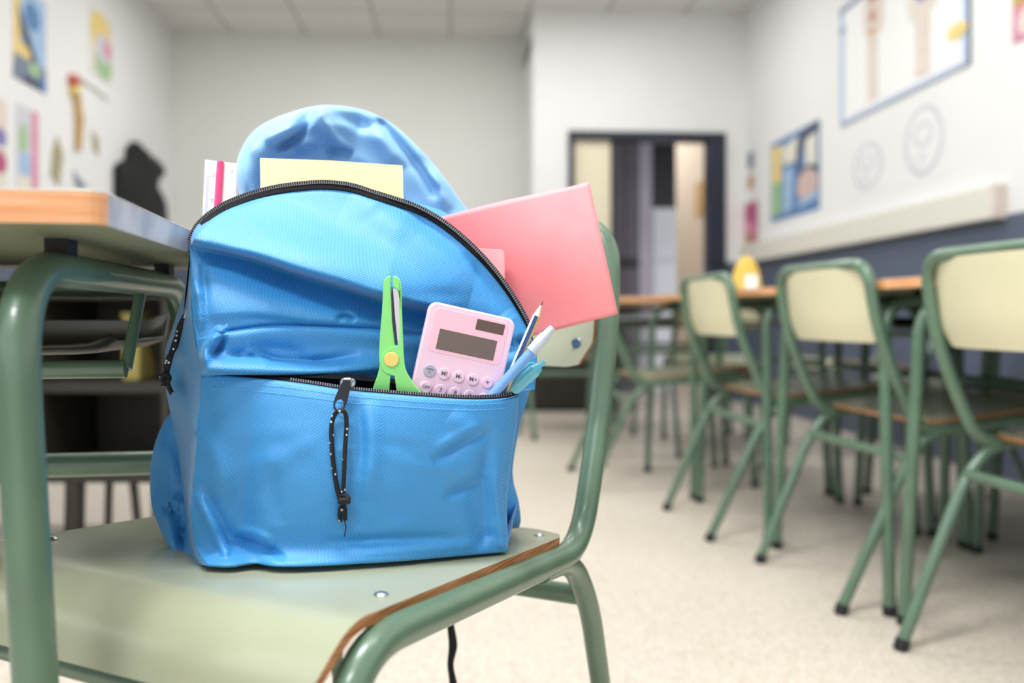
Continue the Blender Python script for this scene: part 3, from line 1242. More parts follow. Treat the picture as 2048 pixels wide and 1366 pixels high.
# main body front panel
CREASE = 1.45
BL = [(405, 752, .744), (398, 712, .748), (388, 650, .757), (384, 590, .768), (382, 540, .784), (381, 484, .800)]
BR = [(1068, 779, .850), (1071, 740, .852), (1071, 705, .856), (1062, 668, .860)]
BB = [(405, 752, .744), (450, 752, .750), (520, 754, .762), (600, 760, .776), (700, 772, .792), (800, 788, .806), (900, 796, .818),
      (980, 792, .830), (1030, 785, .840), (1068, 779, .850)]
NU, NV = 240, 200
A = coons(BB, ZIP, BL, BR, NU, NV)
E = edge_fade(NU, NV, 0.45)
blob(A, 640, 560, 330, 150, -0.020)
A0 = A[..., 2].copy()
# the long diagonal fold: full above, tucked in below
crease(A, [(388, 480), (450, 492), (520, 508), (600, 534), (680, 556), (760, 582), (840, 602), (930, 625)], -0.022, 85, 9, (0, 1))
crease(A, [(410, 494), (460, 509), (520, 525), (600, 552), (680, 576), (760, 602), (840, 622), (930, 643)], 0.017, 8, 40, (1, 0))
crease(A, [(760, 400), (850, 480), (930, 560), (1000, 640)], 0.004, 30)
crease(A, [(700, 395), (800, 450), (900, 530), (985, 640)], -0.009, 40)
crease(A, [(760, 392), (860, 455), (950, 540), (1020, 640)], 0.006, 18)
# second ridge and the seam line under it
crease(A, [(400, 628), (520, 622), (640, 636), (760, 640), (850, 646)], -0.005, 44, 12, (1, 1))
crease(A, [(438, 664), (520, 652), (600, 649), (680, 652), (770, 658), (850, 668), (1040, 680)], 0.0022, 4, 9, (0, 0))
crease(A, [(438, 672), (520, 660), (600, 657), (680, 660), (770, 666), (850, 676)], -0.0045, 3, 30, (0, 0))
crease(A, [(672, 640), (690, 632), (712, 640)], 0.006, 7)
# small folds left of the seam and the fold that hangs over the pocket zip
crease(A, [(406, 716), (418, 690), (440, 664)], -0.008, 7, 12, (0, 0))
crease(A, [(424, 716), (440, 690), (446, 664)], 0.008, 9, 9)
crease(A, [(406, 738), (480, 741), (560, 743), (650, 743), (730, 738), (790, 728)], -0.013, 26, 8, (0, 1))
crease(A, [(440, 716), (500, 710), (560, 722), (640, 724), (720, 712)], 0.0085, 12, 10)
crease(A, [(480, 712), (506, 706), (540, 728)], -0.004, 8)
crease(A, [(500, 690), (560, 700), (620, 712)], 0.003, 14)
crease(A, [(384, 560), (400, 600), (398, 660)], -0.004, 10)
crease(A, [(405, 520), (408, 580), (404, 640)], 0.003, 12)
crease(A, [(850, 690), (930, 682), (1010, 690), (1050, 706)], 0.010, 10, 18)
crease(A, [(1035, 672), (1050, 690), (1066, 700)], 0.008, 7, 9, (1, 0))
wrinkle(A, 11, 0.0020, 70, 30)
D = (A[..., 2] - A0)
vv = np.linspace(0, 1, NV)[None, :]
uu = np.linspace(0, 1, NU)[:, None]
fade = np.clip((1 - vv) / 0.06, 0, 1) * np.clip(uu / 0.02, 0, 1) * np.clip((1 - uu) / 0.03, 0, 1) * np.clip(vv / 0.02, 0, 1)
A[..., 2] = A0 + D * fade
BODY = A
mb = MB()
mb.grid(to_world(A))
mb.build('front_panel', bag, BP, smooth=True, angle=180, solid=0.002, offset=0)

# left gusset, between the front corner and the back panel
CL = [(372, 1122, .790), (372, 1040, .845), (362, 950, .858), (350, 860, .862), (336, 790, .862), (332, 745, .862), (334, 700, .862), (352, 640, .866),
      (372, 575, .868), (384, 520, .868), (392, 484, .864)]
CR = PL[:-1] + BL
CB = [(372, 1122, .790), (392, 1127, .762), sd(415, 1131)]
CT = [(392, 484, .864), (386, 483, .835), (381, 484, .800)]
NU, NV = 60, 200
A = coons(CB, CT, CL, CR, NU, NV)
crease(A, [(372, 600), (362, 680), (350, 760)], -0.010, 14)
crease(A, [(345, 700), (372, 760), (390, 790)], 0.010, 12, 16)
crease(A, [(356, 830), (372, 900), (380, 980)], 0.006, 10)
crease(A, [(340, 760), (360, 800), (384, 870)], -0.006, 16)
wrinkle(A, 5, 0.003, 45, 12)
f_ = np.sin(np.pi * np.linspace(0, 1, NU))[:, None]
A[..., 2] = A[..., 2] - 0.006 * f_
mb = MB()
mb.grid(to_world(A))
mb.build('side_panel', bag, BP, smooth=True, angle=180, solid=0.002, offset=0)

# right gusset (turned away from the camera)
RL = PR[:-1] + [(1036, 789, .806)]
RR = [(1006, 1078, .885), (1008, 1000, .905), (1010, 900, .915), (1022, 789, .93)]
A = coons([RL[0], RR[0]], [RL[-1], RR[-1]], RL, RR, 20, 80)
A[..., 0] -= 5 * np.sin(np.pi * np.linspace(0, 1, 20))[:, None]
mb = MB()
mb.grid(to_world(A))
A = coons([(1068, 779, .850), (1056, 779, .935)], [(1062, 668, .860), (1052, 660, .945)],
          BR, [(1056, 779, .935), (1056, 740, .94), (1052, 660, .945)], 16, 40)
mb.grid(to_world(A))
mb.build('side_panel', bag, BP, smooth=True, angle=180, solid=0.002, offset=0)

# back panel: thick padded slab with the soft lobes either side
OUT = [(373, 1127, .775), (350, 1108, .795), (332, 1085, .812), (318, 1052, .835), (304, 1016, .855), (300, 975, .865), (301, 930, .872), (312, 880, .876),
       (330, 840, .878), (346, 815, .876), (350, 760, .874), (358, 700, .876), (376, 620, .878), (398, 560, .880), (420, 500, .884), (444, 440, .90),
       (480, 410, .915), (600, 395, .925), (750, 395, .94), (900, 430, .95), (985, 540, .955), (1040, 640, .958), (1056, 700, .958),
       (1058, 780, .957), (1040, 850, .955), (1026, 930, .945), (1028, 968, .94), (1037, 1000, .935), (1041, 1050, .93)]
for px in (1020, 940, 860, 780, 700, 620, 540, 460, 410):
    OUT.append((px, None, None))
zt = np.interp([1020, 940, 860, 780, 700, 620, 540, 460, 410], [410, 700, 1020], [.80, .88, .93])
for k, z in enumerate(zt):
    px = OUT[len(OUT) - 9 + k][0]
    xc = (px - 1024) / F * z
    OUT[len(OUT) - 9 + k] = (px, HOR + (EYE - seat_z(xc, z) - 0.004) * F / z, z)
o_ = resample(spline(OUT + [OUT[0]], 8), 181)[:-1]
cx0, cy0, cz0 = 690, 800, .915
rings = []
for q in list(np.linspace(1, 0.04, 46)) + [-x for x in np.linspace(0.04, 1, 20)]:
    rho = abs(q)
    front = q > 0
    bulge = (1 - rho ** 4) ** 0.5 if rho < 1 else 0
    ring = o_.copy()
    ring[:, 0] = cx0 + (o_[:, 0] - cx0) * rho
    ring[:, 1] = cy0 + (o_[:, 1] - cy0) * rho
    ring[:, 2] = cz0 + (o_[:, 2] - cz0) * rho ** 1.5
    ring[:, 2] += (-0.030 if front else 0.022) * bulge
    rings.append(ring)
A = np.array(rings)
nf = 46
Fp = A[:nf]
crease(Fp, [(328, 1010), (350, 1022), (368, 1040)], 0.012, 7, 10)
crease(Fp, [(322, 1000), (345, 1008), (366, 1028)], -0.008, 14, 5)
crease(Fp, [(370, 1036), (362, 1070), (364, 1105)], 0.014, 8)
crease(Fp, [(345, 1030), (340, 1070), (350, 1110)], -0.006, 12)
crease(Fp, [(318, 880), (340, 930), (350, 985)], -0.006, 18)
A[:nf] = Fp
mb = MB()
mb.grid([[P(*A[i, j % 180]) for j in range(181)] for i in range(A.shape[0])])
mb.build('back_panel', bag, BP, smooth=True, angle=180)

# bottom
def strip(Lp, Rp, n, name, m, parent):
    a, b = resample(spline(Lp), n), resample(spline(Rp), n)
    g = [[P(*a[i]), P(*((a[i] * 2 + b[i]) / 3)), P(*b[i])] for i in range(n)]
    return MB().grid(g).build(name, m, parent, smooth=True, solid=0.0015, offset=1)


strip(PB, [OUT[-1]] + OUT[-2:-10:-1] + [OUT[-11]], 60, 'bottom_panel', bag, BP)

# top flap: the shell of the bag's back folded open, rim towards the camera
HOOD = [(492, 420, .90), (478, 385, .895), (471, 345, .893), (480, 304, .896), (505, 264, .903), (545, 238, .912), (592, 221, .920), (625, 213, .925),
        (655, 210, .928), (700, 214, .934), (745, 226, .940), (790, 252, .945), (828, 286, .949), (862, 322, .952), (892, 360, .955),
        (916, 394, .957), (950, 440, .96), (985, 500, .96)]
h_ = resample(spline(HOOD, 8), 141)
C0 = np.array([690, 455, .958])
prof = [(0.0, .0), (.15, .004), (.3, .006), (.42, .006), (.52, .004), (.60, .0), (.66, -.006), (.71, -.016), (.75, -.028), (.785, -.042), (.81, -.052), (.835, -.062),
        (.86, -.066), (.89, -.068), (.92, -.068), (.95, -.062), (.975, -.052), (.992, -.036), (1.0, -.018), (.995, .0), (.97, .018), (.9, .034), (.7, .045), (.4, .05), (.0, .05)]
pr_ = resample(spline(prof, 5), 110)
rows = []
for j in range(len(h_)):
    t = j / (len(h_) - 1)
    strength = float(np.interp(t, [0, .3, .42, .5, 1], [.85, .85, .6, .18, .12]))
    row = []
    for (rho, dz) in pr_:
        zc = C0[2] + (h_[j, 2] + .05 - C0[2]) * min(1, rho)
        sc = strength if dz < 0 else 1
        # weak rims keep the inner sheet wide
        row.append((C0[0] + (h_[j, 0] - C0[0]) * rho, C0[1] + (h_[j, 1] - C0[1]) * rho, zc + dz * sc))
    rows.append(row)
A = np.array(rows)
ni = int(110 * 0.72)
Fp = A[:, :ni]
crease(Fp, [(626, 228), (604, 262), (570, 288), (535, 304)], 0.022, 10, 16, (0, 1))
crease(Fp, [(640, 222), (612, 246), (575, 262), (530, 280)], -0.008, 14, 8, (0, 1))
crease(Fp, [(636, 226), (656, 258), (700, 306)], -0.010, 9, 12, (0, 1))
crease(Fp, [(644, 222), (700, 240), (760, 262)], 0.008, 14)
crease(Fp, [(650, 308), (678, 300), (706, 310)], 0.010, 7, 10)
crease(Fp, [(590, 300), (620, 285), (650, 282)], -0.006, 10)
crease(Fp, [(766, 246), (800, 286), (836, 330), (870, 380)], 0.010, 7, 12, (0, 0))
crease(Fp, [(740, 250), (770, 290), (800, 340)], -0.006, 18)
crease(Fp, [(860, 340), (880, 380), (900, 420)], -0.005, 12)
wrinkle(Fp, 21, 0.003, 60, 20)
A[:, :ni] = Fp
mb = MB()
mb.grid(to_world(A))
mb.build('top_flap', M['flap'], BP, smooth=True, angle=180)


def sample(G, u, v):
    nu, nv = G.shape[:2]
    x, y = min(max(u, 0), 1) * (nu - 1), min(max(v, 0), 1) * (nv - 1)
    i, j = min(int(x), nu - 2), min(int(y), nv - 2)
    fx, fy = x - i, y - j
    return (G[i, j] * (1 - fx) * (1 - fy) + G[i + 1, j] * fx * (1 - fy) + G[i, j + 1] * (1 - fx) * fy + G[i + 1, j + 1] * fx * fy)


# --- zippers
def ribbon_pts(line, off_px, dz=0.0, n=240):
    """offset a zip line outwards (to its upper side) in the plane facing the viewer"""
    a = resample(spline(line), n)
    d = np.gradient(a[:, :2], axis=0)
    d /= np.linalg.norm(d, axis=1)[:, None] + 1e-9
    nn = np.stack([d[:, 1], -d[:, 0]], 1)
    b = a.copy()
    b[:, :2] += nn * np.asarray(off_px).reshape(-1, 1) if np.ndim(off_px) else nn * off_px
    b[:, 2] += dz
    return b


def zipper(name, line, w0, w1, dz0, dz1, nteeth, parent, taper=0.0, tooth=6.0, skip=(0, 0)):
    n = 240
    t = np.linspace(0, 1, n)
    tp = np.clip(np.minimum(t / 0.06, 1), 0.15, 1) if taper else np.ones(n)
    ks = np.linspace(0, 1, 6)
    layers = [ribbon_pts(line, w0 * tp + (w1 - w0) * k * tp, dz0 + (dz1 - dz0) * k, n) for k in ks]
    A = np.array(layers)
    mb = MB()
    mb.grid(to_world(A))
    tape = mb.build(name, M['tape'], parent, smooth=True, solid=0.0012, offset=0)
    e = ribbon_pts(line, (w1 - tooth * 0.35), dz1 - 0.0012, nteeth)  # centre line of the teeth
    if taper:
        e = ribbon_pts(line, (w1 - tooth * 0.35) * np.clip(np.linspace(0, 1, nteeth) / 0.06, 0.15, 1), dz1 - 0.0012, nteeth)
    teeth_row(e, nteeth, tape, *skip)
    return tape


def teeth_row(e, nteeth, tape, s0, s1):
    tb = MB()
    for i in range(int(nteeth * s0), nteeth - 1 - int(nteeth * s1)):
        p = P(*e[i])
        tg = (P(*e[i + 1]) - p).normalized()
        view = (p - Vector((0, 0, EYE))).normalized()
        up = tg.cross(view).normalized() * -1
        nrm = tg.cross(up)
        R = Matrix((tg, up, nrm)).transposed()
        tb.box(p, (0.0010, 0.0030, 0.0018), R)
        tb.box(p + up * 0.0013, (0.0016, 0.0010, 0.0022), R)
    tb.build('zipper_teeth', M['teeth'], tape)


nz = 240
us = np.linspace(0, 1, nz)
lay = []
for k in range(7):
    hgt = np.array([max(40.0, sample(BODY, u, 0)[1] - sample(BODY, u, 1)[1]) for u in us])
    wpx = 13.0 * np.clip(us / 0.08, 0.2, 1) * (1 - k / 6)
    row = np.array([sample(BODY, u, 1 - w_ / h_) for u, w_, h_ in zip(us, wpx, hgt)])
    row[:, 2] -= 0.0022
    lay.append(row)
top = ribbon_pts(lay[-1], 6, 0.0, nz)
tmb = MB()
tmb.grid(to_world(np.array(lay + [top])))
mz = tmb.build('main_zipper', M['tape'], BP, smooth=True, solid=0.0012, offset=0)
teeth_row(ribbon_pts(lay[-1], 2.5, -0.0014, 185), 185, mz, 0, 0)
pz = zipper('pocket_zipper', POCKET_TOP, -4, 9, -0.001, 0.004, 130, BP, tooth=6, skip=(0.28, 0.02))
# the other half of the pocket zip, under the hanging fold
UP = [(462, 752, .748), (540, 752, .752), (620, 755, .757), (700, 759, .765), (770, 765, .775), (850, 774, .79), (930, 782, .80), (1030, 780, .82)]
u2 = resample(spline(UP), 120)
lo = u2.copy()
lo[:, 1] += np.interp(np.linspace(0, 1, 120), [0, .15, .5, 1], [1, 8, 18, 18])
lo[:, 2] += 0.012
up_ = u2.copy()
up_[:, 1] -= 8
up_[:, 2] += 0.006
MB().grid(to_world(np.array([up_, u2, lo]))).build('zipper_facing', M['tape'], BP, smooth=True, solid=0.001, offset=0)
# inside of the pocket mouth
a = resample(spline(POCKET_TOP), 100)
b = a.copy()
b[:, 2] += 0.010
b[:, 1] += 60
MB().grid(to_world(np.array([a + np.array([0, 2, .003]), b]))).build('pocket_lining', M['bag_in'], BP, smooth=True, solid=0.001, offset=0)


# --- stitched seams: short dashes lying on the fabric
def stitches(G, v, u0, u1, n, parent, dz=-0.0014):
    mb = MB()
    for k in range(n):
        ua = u0 + (u1 - u0) * k / n
        ub = ua + (u1 - u0) / n * 0.62
        p, q = sample(G, ua, v), sample(G, ub, v)
        p[2] += dz
        q[2] += dz
        mb.tube([P(*p), P(*q)], 0.00042, 5)
    return mb.build('stitching', M['stitch'], parent, smooth=True)


stitches(POCK, 0.972, 0.03, 0.985, 110, pocket)
stitches(POCK, 0.935, 0.03, 0.985, 110, pocket)
stitches(BODY, 0.965, 0.06, 0.97, 120, BP)


# --- pocket zip slider, pull tab and cord
sp = (696, 765, .743)
sl = MB()
c0 = P(*sp)
vd = (c0 - Vector((0, 0, EYE))).normalized()
rt = W(1, 0, 0).normalized()
upv = Vector((0, 0, 1))
R0 = Matrix((rt, upv, rt.cross(upv))).transposed()


def R_screen(deg, tilt=0.0):
    """frame facing the viewer, rotated by deg counter-clockwise about the line of sight"""
    return R0 @ Matrix.Rotation(math.radians(deg), 3, 'Z') @ Matrix.Rotation(math.radians(tilt), 3, 'X')


sl.prism(rrect(-0.0065, -0.0035, 0.0065, 0.0035, 0.003), -0.002, 0.0022, R0, c0)
sl.tube([c0 + R0 @ Vector((-0.004, 0.001, 0.002)), c0 + R0 @ Vector((-0.002, 0.0035, 0.006)), c0 + R0 @ Vector((0.003, 0.0035, 0.006)), c0 + R0 @ Vector((0.005, 0.001, 0.002))], 0.0012, 8)
slider = sl.build('zipper_slider', M['chrome'], pz, smooth=True, angle=40, bevel=0.0004)
# tab: flat tapered plate with an oval hole at the foot
tabR = R_screen(-17, -6)
tc = P(685, 791, .737)
s_ = 1 / F * 0.737
outer = []
for k in range(40):
    a = 2 * math.pi * k / 40
    x, y = math.cos(a), math.sin(a)
    yy = 33 * (abs(y) ** 0.75) * (1 if y > 0 else -1)
    wd_ = np.interp(yy, [-33, -12, 33], [13.5, 13, 9.5])
    outer.append((x / max(abs(x), .001) * wd_ * abs(x) ** 0.6 * s_, yy * s_))
hole = [(8.5 * s_ * math.cos(2 * math.pi * k / 40), (-19 + 10.5 * math.sin(2 * math.pi * k / 40)) * s_) for k in range(40)]
tb = MB()
th_ = 0.0008
n = 40
# plate with hole: build as ring bottom + solid top by bridging outer ring to hole ring
vs = []
for z in (-th_, th_):
    vs += [tc + tabR @ Vector((x, y, z)) for x, y in outer]
    vs += [tc + tabR @ Vector((x, y, z)) for x, y in hole]
fs = []
for k in range(n):
    j = (k + 1) % n
    fs.append((k, j, n + j, n + k))
    fs.append((2 * n + k, 3 * n + k, 3 * n + j, 2 * n + j))
    fs.append((k, 2 * n + k, 2 * n + j, j))
    fs.append((n + k, n + j, 3 * n + j, 3 * n + k))
tb.add(vs, fs)
tb.build('pull_tab', M['gunmetal'], pz, smooth=True, angle=40)
zc = .733
cord = [(688, 1010, zc), (676, 985, zc), (667, 930, zc), (663, 880, zc), (664, 845, zc), (672, 826, zc - .002), (683, 821, zc - .004), (691, 828, zc - .003),
        (693, 850, zc - .001), (690, 900, zc - .002), (688, 950, zc - .002), (686, 985, zc), (684, 1005, zc)]
cp = [P(*q) for q in spline(cord, 8)]
mb = MB()
mb.tube(cp, 0.0020, 10)
for ex in ((680, 1043), (690, 1040)):
    mb.tube([P(685, 1000, zc), P(ex[0], 1020, zc), P(ex[0], ex[1], zc)], 0.0020, 10)
# knot: two overlapping turns
kn = []
for k in range(33):
    a = 2 * math.pi * k / 16
    kn.append(P(688 + 8.5 * math.cos(a), 1000 + 8 * math.sin(a) * (1 if k < 16 else .5) + (k - 16) * .35, zc - .002 + .0025 * math.sin(a / 2)))
mb.tube(kn, 0.0022, 10)
mb.tube([P(689, 1040, zc), P(692, 1055, zc), P(689, 1073, zc)], 0.0005, 6)
mb.build('pull_cord', M['cord'], pz, smooth=True, angle=180)

# side zip on the left gusset with its cord
sz = MB()
SZ = [(383, 500, .835), (381, 560, .822), (378, 610, .815), (372, 650, .812), (360, 690, .812)]
q = resample(spline(SZ), 60)
l1, l2 = q.copy(), q.copy()
l1[:, 0] -= np.interp(np.linspace(0, 1, 60), [0, .5, 1], [3, 9, 8])
l2[:, 0] += np.interp(np.linspace(0, 1, 60), [0, .6, 1], [2, 2, 10])
sz.grid(to_world(np.array([l1, q, l2])))
szo = sz.build('side_zipper', M['tape'], BP, smooth=True, solid=0.0015, offset=0)
sb = MB()
sb.tube([P(384, 583, .800), P(376, 612, .797), P(368, 636, .797)], 0.0011, 8)
sb.build('zipper_slider', M['chrome'], szo, smooth=True)
cz = .800
mb = MB()
for off in (0, 8):
    mb.tube([P(*q) for q in spline([(374 - off * .3, 630, cz), (362 - off * .4, 655, cz), (348 + off * .4, 690, cz), (338 - off * .5, 725, cz), (331 + off * .3, 752, cz)], 8)], 0.0026, 10)
kn = [P(331 + 7 * math.cos(2 * math.pi * k / 14), 756 + 7 * math.sin(2 * math.pi * k / 14) * (1 if k < 14 else .5), cz - .002 + 0.002 * math.sin(k / 2)) for k in range(29)]
mb.tube(kn, 0.0026, 10)
mb.tube([P(333, 760, cz), P(338, 775, cz), P(344, 788, cz)], 0.0023, 10)
mb.tube([P(329, 760, cz), P(326, 772, cz)], 0.0023, 10)
mb.build('pull_cord', M['cord'], szo, smooth=True, angle=180)

# shoulder strap end hanging below the seat
sr = MB()
pts = spline([(905, 1040, .975), (902, 1062, 1.005), (899, 1085, 1.045), (897, 1130, 1.05), (900, 1235, 1.05), (906, 1290, 1.045), (901, 1330, 1.045), (907, 1375, 1.04), (904, 1440, 1.04)], 8)
wid = 8.5
g = []
for k, p in enumerate(pts):
    tw = math.cos(0.9 * math.sin(k * 0.16))
    g.append([P(p[0] - wid * tw, p[1], p[2] + .003 * math.sin(k * .16)), P(p[0] + wid * tw, p[1], p[2] - .003 * math.sin(k * .16))])
sr.grid(g)
sr.build('strap', M['web'], BP, smooth=True, solid=0.0018, offset=0)


# ================================================================== THINGS IN THE BAG
def plane_from(tl, tr, bl):
    """plate frame from three points: origin tl, x along tl->tr, y up"""
    a, b, c_ = P(*tl), P(*tr), P(*bl)
    x = (b - a).normalized()
    y = (a - c_)
    y = (y - x * y.dot(x)).normalized()
    z = x.cross(y)
    R = Matrix((x, y, z)).transposed()
    return a, R


def on(px, py, fr):
    """where a sight line meets the plate -> local x, y"""
    o, R = fr
    n_ = R @ Vector((0, 0, 1))
    e = Vector((0, 0, EYE))
    r = ray(px, py)
    t = (o - e).dot(n_) / r.dot(n_)
    q = R.transposed() @ (e + r * t - o)
    return (q.x, q.y)


# pale yellow notebook
fr = plane_from((520, 316, .868), (805, 331, .885), (523, 520, .850))
nb = thing('notebook', 'pale yellow notebook sticking up in the backpack behind the top zipper', 'notebook', P(660, 330, .875))
pts = [on(*q, fr) for q in ((520, 316), (660, 321), (805, 331), (807, 400), (809, 520), (523, 520))]
MB().prism(pts[::-1], -0.0006, 0.0, fr[1], fr[0]).build('cover', M['yellow'], nb)
MB().prism([(x + (.0008 if i in (0, 5) else -.0008), y - .001) for i, (x, y) in enumerate(pts)][::-1], -0.0066, -0.0006, fr[1], fr[0]).build('pages', M['paper'], nb)

# coral folder: slightly bowed foam sheet
fr = plane_from((800, 452, .895), (1178, 364, .905), (860, 740, .880))
cf = thing('folder', 'large coral pink folder leaning out of the right side of the backpack', 'folder', P(1050, 500, .89))
cs = [(812, 449), (1178, 364), (1236, 628), (868, 722)]
g = []
for i in range(41):
    row = []
    for j in range(31):
        u, v = i / 40, j / 30
        px = (1 - u) * ((1 - v) * cs[3][0] + v * cs[0][0]) + u * ((1 - v) * cs[2][0] + v * cs[1][0])
        py = (1 - u) * ((1 - v) * cs[3][1] + v * cs[0][1]) + u * ((1 - v) * cs[2][1] + v * cs[1][1])
        if v == 1:
            py += 1.5 * math.sin(u * 9)
        z = 0.892 + 0.012 * u - 0.010 * math.sin(v * math.pi) * u + 0.004 * math.sin(u * 5 + v * 2) + (0.004 * v)
        row.append(P(px, py, z))
    g.append(row)
MB().grid(g).build('front_cover', M['coral'], cf, smooth=True, angle=180, solid=0.0022, offset=0)
g2 = [[p + ray(1000, 500).normalized() * 0.005 for p in row] for row in g]
MB().grid(g2).build('back_cover', M['coral'], cf, smooth=True, angle=180, solid=0.0022, offset=0)

# small pale pink pad
pp = MB()
fr = plane_from((960, 497, .868), (1009, 500, .870), (962, 580, .866))
pts = [on(*q, fr) for q in ((940, 496), (1003, 499), (1009, 505), (1010, 600), (945, 600))]
pp.prism(pts[::-1], -0.005, 0, fr[1], fr[0])
po = pp.build('note_pad', M['palepink'], None, bevel=0.0006)
tag(po, 'small pale pink note pad between main zipper and coral folder', 'note pad')

# ruler
fr = plane_from((410, 319, .862), (474, 327, .866), (402, 470, .850))
rl = thing('ruler', 'white plastic ruler with pink centre grip at left of the backpack', 'ruler', P(440, 330, .86))
MB().prism([on(*q, fr) for q in ((410, 319), (402, 490), (470, 490), (474, 327))], -0.0020, 0, fr[1], fr[0]).build('ruler_body', M['ruler'], rl, bevel=0.0003)
a, b = P(441, 324, .8625), P(430, 490, .849)
MB().tube([a, (a + b) / 2, b], 0.0035, 16).build('grip', M['rulerpink'], rl, smooth=True, angle=50)
mk = MB()
up_l = (Vector(on(404, 440, fr) + (0,)) - Vector(on(410, 340, fr) + (0,)))
for k in range(40):
    x0, y0 = on(413 - k * .155, 352 + 3.0 * k, fr)
    ln = 0.0042 if k % 5 == 0 else 0.0028
    mk.bb(0, 0, 0, 0, 0, 0)
    mk.v, mk.f, mk.mi = mk.v[:-8], mk.f[:-6], mk.mi[:-6]
    mk.prism([(x0, y0), (x0 + ln, y0), (x0 + ln, y0 + 0.00028), (x0, y0 + 0.00028)], 0.0001, 0.0003, fr[1], fr[0])
for k, sgn in enumerate(('15', '14', '13')):
    x0, y0 = on(427 - k * 3.0, 351 + 50 * k, fr)
    Rr = fr[1] @ Matrix.Rotation(math.radians(90), 3, 'Z')
    vs, fs = text_geo(sgn, 0.0042, Rr, fr[0] + fr[1] @ Vector((x0, y0, 0.0002)), 0.0001)
    mk.add(vs, fs)
vs, fs = text_geo('7', 0.0045, fr[1], fr[0] + fr[1] @ Vector((*on(464, 344, fr), 0.0002)), 0.0001)
mk.add(vs, fs)
mk.build('scale', M['rulerink'], rl)

# ---------------- scissors
fr = plane_from((760, 552, .758), (806, 553, .760), (748, 780, .7685))
sc = thing('scissors', 'lime green plastic craft scissors standing handles down in the front pocket', 'scissors', P(785, 720, .755))


def poly(pts):
    q = [on(x, y, fr) for x, y in pts]
    area2 = sum(q[i][0] * q[(i + 1) % len(q)][1] - q[(i + 1) % len(q)][0] * q[i][1] for i in range(len(q)))
    return q if area2 > 0 else q[::-1]


left = spline([(782, 552), (774, 554), (768, 562), (766, 580), (764, 620), (760, 670), (758, 710), (759, 730), (755, 750), (745, 780), (742, 810)], 4)[:, :2].tolist()
left += [(778, 812), (779, 775), (781, 752), (786, 748), (790, 690), (785, 640), (782, 590), (781, 572)]
MB().prism(poly(left), -0.0045, 0.0, fr[1], fr[0]).build('handle', M['green'], sc, bevel=0.0009)
right = spline([(786, 552), (794, 554), (800, 560), (803, 576), (804, 620), (806, 670), (808, 712), (812, 740), (826, 765), (842, 785), (856, 806)], 4)[:, :2].tolist()
right += [(800, 810), (793, 780), (789, 752), (770, 745), (762, 735), (760, 722), (766, 706), (780, 694), (797, 690), (800, 640), (800, 582), (786, 573)]
MB().prism(poly(right), -0.0025, 0.0018, fr[1], fr[0]).build('handle', M['green'], sc, bevel=0.0008)
MB().prism(poly([(783, 574), (786, 577), (792, 640), (796, 686), (790, 688), (784, 640)]), 0.0004, 0.0009, fr[1], fr[0]).build('slot', M['slot'], sc)
MB().prism(poly([(786, 576), (795, 579), (797, 584), (799, 600), (801, 690), (797, 694), (795, 680), (790, 630)]), -0.001, 0.0014, fr[1], fr[0]).build('blade', M['blade'], sc)
px_, py_ = on(783, 718, fr)
mb = MB()
mb.prism(circle(px_, py_, 0.0067), 0.0018, 0.0038, fr[1], fr[0])
mb.build('pivot', M['pivot'], sc, bevel=0.0009)

# ---------------- calculator
fr = plane_from((861, 601, .779), (1033, 640, .799), (817, 790, .7765))
ca = thing('calculator', 'pink pocket calculator with grey screen leaning in the front pocket', 'calculator', P(925, 700, .775))
xr_, y_ = on(1033, 640, fr)
WX = xr_
HY = 0.118
TH = 0.0085
body = MB()
body.prism(rrect(0, -HY, WX, 0, 0.0085, 8), -TH, 0, fr[1], fr[0])
bo = body.build('body', M['calc'], ca, bevel=0.0018, smooth=True, angle=30)
q0, q1 = on(868, 612, fr), on(868, 700, fr)
ytop = -0.0045
ybot = on(850, 700, fr)[1]
face = MB()
face.prism(rrect(0.0062, ybot, WX - 0.0062, ytop, 0.005, 6), -0.001, 0.00045, fr[1], fr[0])
face.build('face_plate', M['calc_face'], ca, bevel=0.0003)


def quad_on(pts, t0, t1, name, m, parent, bev=0.0):
    q = [on(x, y, fr) for x, y in pts]
    xs, ys = [p[0] for p in q], [p[1] for p in q]
    cxm, cym = sum(xs) / 4, sum(ys) / 4
    hw = (abs(q[1][0] - q[0][0]) + abs(q[2][0] - q[3][0])) / 4
    hh = (abs(q[0][1] - q[3][1]) + abs(q[1][1] - q[2][1])) / 4
    return MB().prism(rrect(cxm - hw, cym - hh, cxm + hw, cym + hh, 0.0006, 3), t0, t1, fr[1], fr[0]).build(name, m, parent, bevel=bev)


